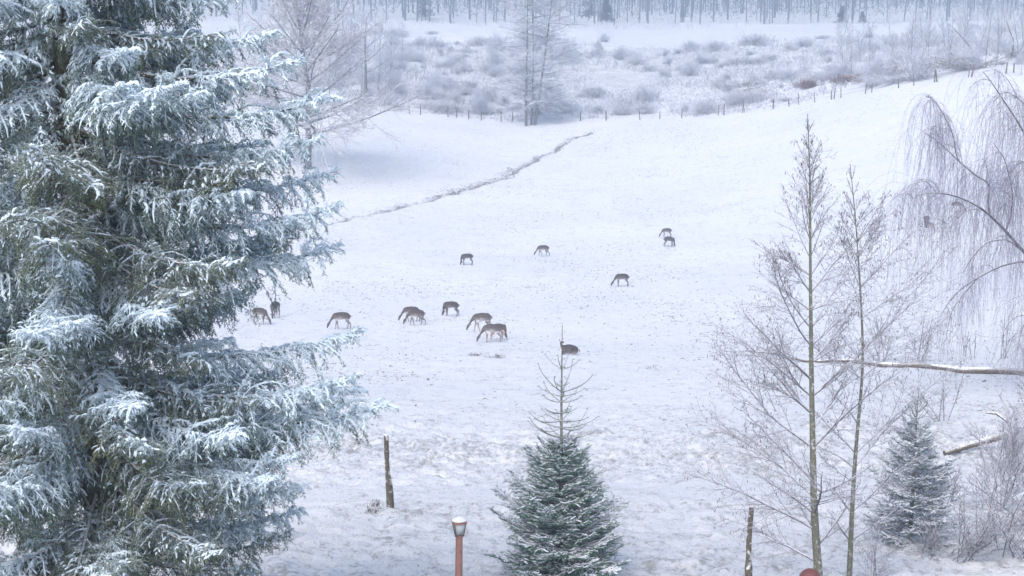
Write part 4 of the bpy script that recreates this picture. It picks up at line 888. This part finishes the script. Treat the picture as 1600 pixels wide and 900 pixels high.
# ------------------------------------------------------------------ deer
def deer_body(pose, seed):
    r = random.Random(seed)
    V, E, R = [], [], []
    def v(p, rad, par=None):
        V.append(p); R.append(rad); i = len(V) - 1
        if par is not None: E.append((par, i))
        return i
    if pose == 'lie':
        pel = v((-.42, 0, .27), (.17, .15)); rump = v((-.58, 0, .24), (.10, .10), pel); mid = v((-.08, 0, .27), (.19, .17), pel); ch = v((.26, 0, .29), (.17, .16), mid); sh = v((.42, 0, .36), (.11, .115), ch)
        nk = v((.48, .01, .46), (.062, .062), sh); nk2 = v((.52, .02, .56), (.040, .040), nk); hd = v((.52, .01, .64), (.066, .066), nk2); mz = v((.43, -.06, .63), (.04, .04), hd); v((.35, -.11, .61), (.027, .025), mz)
        for s in (-1, 1):
            a = v((-.40, .15 * s, .2), (.1, .09), pel); b = v((-.15, .2 * s, .12), (.06, .055), a); c = v((-.42, .23 * s, .05), (.03, .03), b); v((-.18, .25 * s, .03), (.02, .02), c)
            a = v((.30, .12 * s, .2), (.075, .07), ch); b = v((.48, .13 * s, .06), (.035, .035), a); c = v((.30, .14 * s, .03), (.024, .024), b); v((.16, .14 * s, .03), (.018, .018), c)
        ear = [((.55, .05, .69), (.58, .16, .77)), ((.55, -.05, .69), (.62, -.15, .77))]; tail = (-.60, 0, .26)
    else:
        st = {'graze': (.0, .0), 'step': (.12, -.08), 'close': (-.04, .05), 'walk': (.16, -.12)}[pose]; low = {'graze': 0, 'step': .02, 'close': -.03, 'walk': .03}[pose]
        pel = v((-.42, 0, .76), (.155, .135)); rump = v((-.585, 0, .755), (.10, .10), pel); mid = v((-.08, 0, .72), (.175, .15), pel); ch = v((.24, 0, .72), (.17, .14), mid); sh = v((.40, 0, .72), (.115, .12), ch)
        if pose == 'close': nk = v((.49, 0, .54), (.066, .066), sh); nk2 = v((.49, .03, .37), (.042, .042), nk); hd = v((.51, .04, .26), (.064, .064), nk2); mz = v((.56, .05, .12), (.04, .04), hd); v((.60, .05, .05), (.026, .025), mz)
        else: nk = v((.53, 0, .58 + low), (.058, .058), sh); nk2 = v((.63, .01, .42 + low), (.034, .034), nk); hd = v((.72, .01, .29 + low), (.066, .066), nk2); mz = v((.77, .0, .15 + low), (.036, .036), hd); v((.80, 0, .05 + low), (.026, .026), mz)
        for k, s in enumerate((-1, 1)):
            o = st[k]
            a = v((-.46, .085 * s, .64), (.105, .085), pel); b = v((-.37 + o * .4, .10 * s, .47), (.062, .055), a); c = v((-.56 + o * .8, .10 * s, .31), (.028, .026), b); d = v((-.52 + o, .10 * s, .07), (.0185, .018), c); v((-.49 + o, .10 * s, .005), (.024, .02), d)
            o2 = -st[1 - k] * .9
            a = v((.28, .08 * s, .58), (.08, .07), ch); b = v((.26 + o2 * .3, .09 * s, .44), (.042, .04), a); c = v((.28 + o2 * .7, .085 * s, .25), (.025, .024), b); d = v((.265 + o2, .085 * s, .06), (.017, .017), c); v((.29 + o2, .085 * s, .005), (.022, .018), d)
        hx, hz = (.50, .24) if pose == 'close' else (.70, .32 + low)
        ear = [((hx - .01, .06, hz + .02), (hx - .12, .19, hz + .07)), ((hx - .01, -.04, hz + .02), (hx - .12, -.17, hz + .07))]; tail = (-.625, 0, .77)
    sx = lambda p: (p[0] * .84 if p[0] < .4 else p[0] - .064, p[1], p[2] + (.05 * math.exp(-((p[0] + .15) / .3) ** 2) if p[2] > .6 or pose == 'lie' and p[2] > .22 else 0))
    V = [sx(p) for p in V]; ear = [(tuple(sx(a)), tuple(sx(b))) for a, b in ear]; tail = sx(tail)
    me = bpy.data.meshes.new('deer_base'); me.from_pydata([tuple(p) for p in V], E, []); o = bpy.data.objects.new('deer_base', me); COL.objects.link(o)
    m_ = o.modifiers.new('s', 'SKIN'); m_.use_smooth_shade = True; m_.branch_smoothing = .1
    for i, sv in enumerate(me.skin_vertices[0].data): sv.radius = (R[i][0] * (1.55 if R[i][0] > .09 else 1.3), R[i][1] * (1.45 if R[i][0] > .09 else 1.3)); sv.use_root = (i == 0)
    o.modifiers.new('d', 'SUBSURF').levels = 1
    dg = bpy.context.evaluated_depsgraph_get(); dg.update(); out = bpy.data.meshes.new_from_object(o.evaluated_get(dg)); bpy.data.objects.remove(o); bpy.data.meshes.remove(me)
    out.name = 'body'; n = len(out.vertices); co = np.zeros(n * 3); out.vertices.foreach_get('co', co); co = co.reshape(-1, 3); x, y, z = co.T
    top = .84 if pose != 'lie' else .45; bot = .55 if pose != 'lie' else .08
    f = sst(bot, top, z); flank = np.array([.17, .15, .145]); back = np.array([.036, .031, .033]); belly = np.array([.50, .48, .48])
    c = flank * (1 - f[:, None]) + back * f[:, None]; bl = ((z < bot + .06) & (np.abs(x + .05) < .33) & (z > bot - .12))[:, None]; c = np.where(bl, belly, c)
    legs = (z < bot - .05)[:, None] if pose != 'lie' else (z < -1)[:, None]; c = np.where(legs, np.array([.22, .195, .19]), c)
    nkm = ((x > .38))[:, None]; c = np.where(nkm, np.array([.065, .057, .058]) if pose != 'lie' else np.array([.13, .10, .085]), c)
    rm = sst(.50, .555, -x)[:, None] * (z > top - .38)[:, None]; c = c * (1 - rm) + np.array([.75, .70, .66]) * rm
    at_ = out.color_attributes.new('pelt', 'FLOAT_COLOR', 'POINT'); at_.data.foreach_set('color', np.c_[c, np.ones(n)].ravel()); out.materials.clear(); out.materials.append(M['pelt'])
    def solid(name, V_, F_, col):
        m2 = bpy.data.meshes.new(name); m2.from_pydata(V_, [], F_); a2 = m2.color_attributes.new('pelt', 'FLOAT_COLOR', 'POINT'); a2.data.foreach_set('color', np.tile([*col, 1], len(V_))); m2.materials.append(M['pelt']); return m2
    ears = []
    for b0, t0 in ear:
        b0, t0 = np.array(b0), np.array(t0); d = t0 - b0; md = b0 + d * .5; sdv = nrm(np.cross(d, [1., 0, .3])) * .042; nn = nrm(np.cross(d, sdv)) * .012
        ears.append(solid('ear', [tuple(b0 - sdv * .5), tuple(b0 + sdv * .5), tuple(md + sdv), tuple(t0), tuple(md - sdv), tuple(md + nn)], [(0, 1, 5), (1, 2, 5), (2, 3, 5), (3, 4, 5), (4, 0, 5), (4, 3, 2, 1, 0)][:6], (.14, .11, .10)))
    tx, ty, tz = tail; g = [(tx + .03, -.02, tz), (tx + .03, .02, tz), (tx - .03, .022, tz - .03), (tx - .03, -.022, tz - .03), (tx - .025, .012, tz - .17), (tx - .025, -.012, tz - .17), (tx + .005, 0, tz - .12)]
    tl = solid('tail', g, [(0, 1, 2, 3), (3, 2, 4, 5), (1, 0, 6), (0, 3, 5, 6), (2, 1, 6, 4), (4, 6, 5)], (.05, .04, .04))
    return out, ears, tl
DP = {k: deer_body(k, i) for i, k in enumerate(('graze', 'step', 'close', 'walk', 'lie'))}
DK, MD, LT, RD = (.60, .58, .62), (1.05, 1.0, 1.03), (1.45, 1.42, 1.45), (1.9, 1.45, 1.3)
# px of body centre, py of hooves, facing angle in degrees (180 = left), pose, coat, size, label
deer = [
    (533, 514, 182, 'step', MD, 1.02, 'grey-brown fallow deer grazing alone, nearest the tip of the huge spruce bough'),
    (642, 503, 180, 'step', MD, .95, 'fallow deer half hidden behind another, the rear one of the overlapping left pair'),
    (650, 508, 184, 'walk', MD, .95, 'fallow deer grazing in front, the nearer one of the overlapping left pair'),
    (704, 494, 176, 'close', DK, .95, 'dark fallow deer with its head tucked down by its forelegs, behind the grazing pair'),
    (752, 518, 190, 'walk', LT, 1.06, 'pale grey-brown deer stepping left while grazing, above the reddish one'),
    (768, 535, 186, 'graze', LT, .98, 'pale deer grazing in front of the reddish-brown deer'),
    (779, 531, 25, 'close', RD, .9, 'reddish-brown deer mostly hidden behind the pale grazing one'),
    (890, 554, 178, 'lie', DK, .86, 'dark deer lying down with its head raised beside the fir leader'),
    (729, 414, 190, 'close', DK, 1.0, 'dark deer grazing alone out on the pasture, left of the far middle'),
    (848, 401, 188, 'walk', MD, 1.0, 'grey-brown deer grazing alone in the far middle of the pasture'),
    (1041, 371, 190, 'graze', MD, .92, 'lighter deer facing left, upper of the two close together at centre right'),
    (1046, 386, -10, 'close', DK, .95, 'dark deer facing right, lower of the two close together at centre right'),
    (971, 448, 184, 'graze', DK, 1.0, 'dark deer grazing alone on the open snow, between the fir leader and the far pair'),
    (1447, 356, 250, 'close', DK, 1.05, 'very dark deer seen end-on under the left edge of the weeping birch'),
    (1454, 361, 290, 'walk', RD, .75, 'small brown deer pressed close to the very dark one under the birch'),
    (1496, 332, -20, 'graze', RD, .98, 'light brown deer facing right, seen through the hanging birch twigs'),
    (430, 496, 255, 'close', MD, .98, 'brown deer seen end-on beside the huge spruce, the right one of two'),
    (407, 507, -30, 'step', MD, 1.0, 'brown deer with lowered head partly covered by spruce boughs, the left one of two'),
]
for px, py, ang, pose, col_, s, lb_ in deer:
    p = hitg(px, py); body, ears, tl = DP[pose]
    root = thing('fallow_deer', lb_, 'deer', p, radians(ang), 'fallow deer on the snowy pasture', s * 1.06)
    for nme, me in [('body', body), ('tail', tl)] + [('ear', e) for e in ears]:
        o = link(nme, me, root); o.color = (*col_, 1)

# ------------------------------------------------------------------ haze
def haze():
    me = bpy.data.meshes.new('haze'); x0, x1, y0, y1, z0, z1 = -1900, 1900, -90, 1250, -6, ZC + 24
    V = [(x, y, z) for x in (x0, x1) for y in (y0, y1) for z in (z0, z1)]
    me.from_pydata(V, [], [(0, 1, 3, 2), (4, 6, 7, 5), (0, 4, 5, 1), (2, 3, 7, 6), (0, 2, 6, 4), (1, 5, 7, 3)]); m = bpy.data.materials.new('winter_haze'); m.use_nodes = True; t = m.node_tree; t.nodes.clear()
    o = t.nodes.new('ShaderNodeOutputMaterial'); v = t.nodes.new('ShaderNodeVolumePrincipled'); v.inputs['Color'].default_value = (.64, .79, 1, 1); v.inputs['Density'].default_value = .0017; v.inputs['Anisotropy'].default_value = 0.
    t.links.new(v.outputs[0], o.inputs['Volume']); me.materials.append(m); link('haze', me, kind='stuff', label='thin bluish winter haze over the valley', category='haze')
haze()
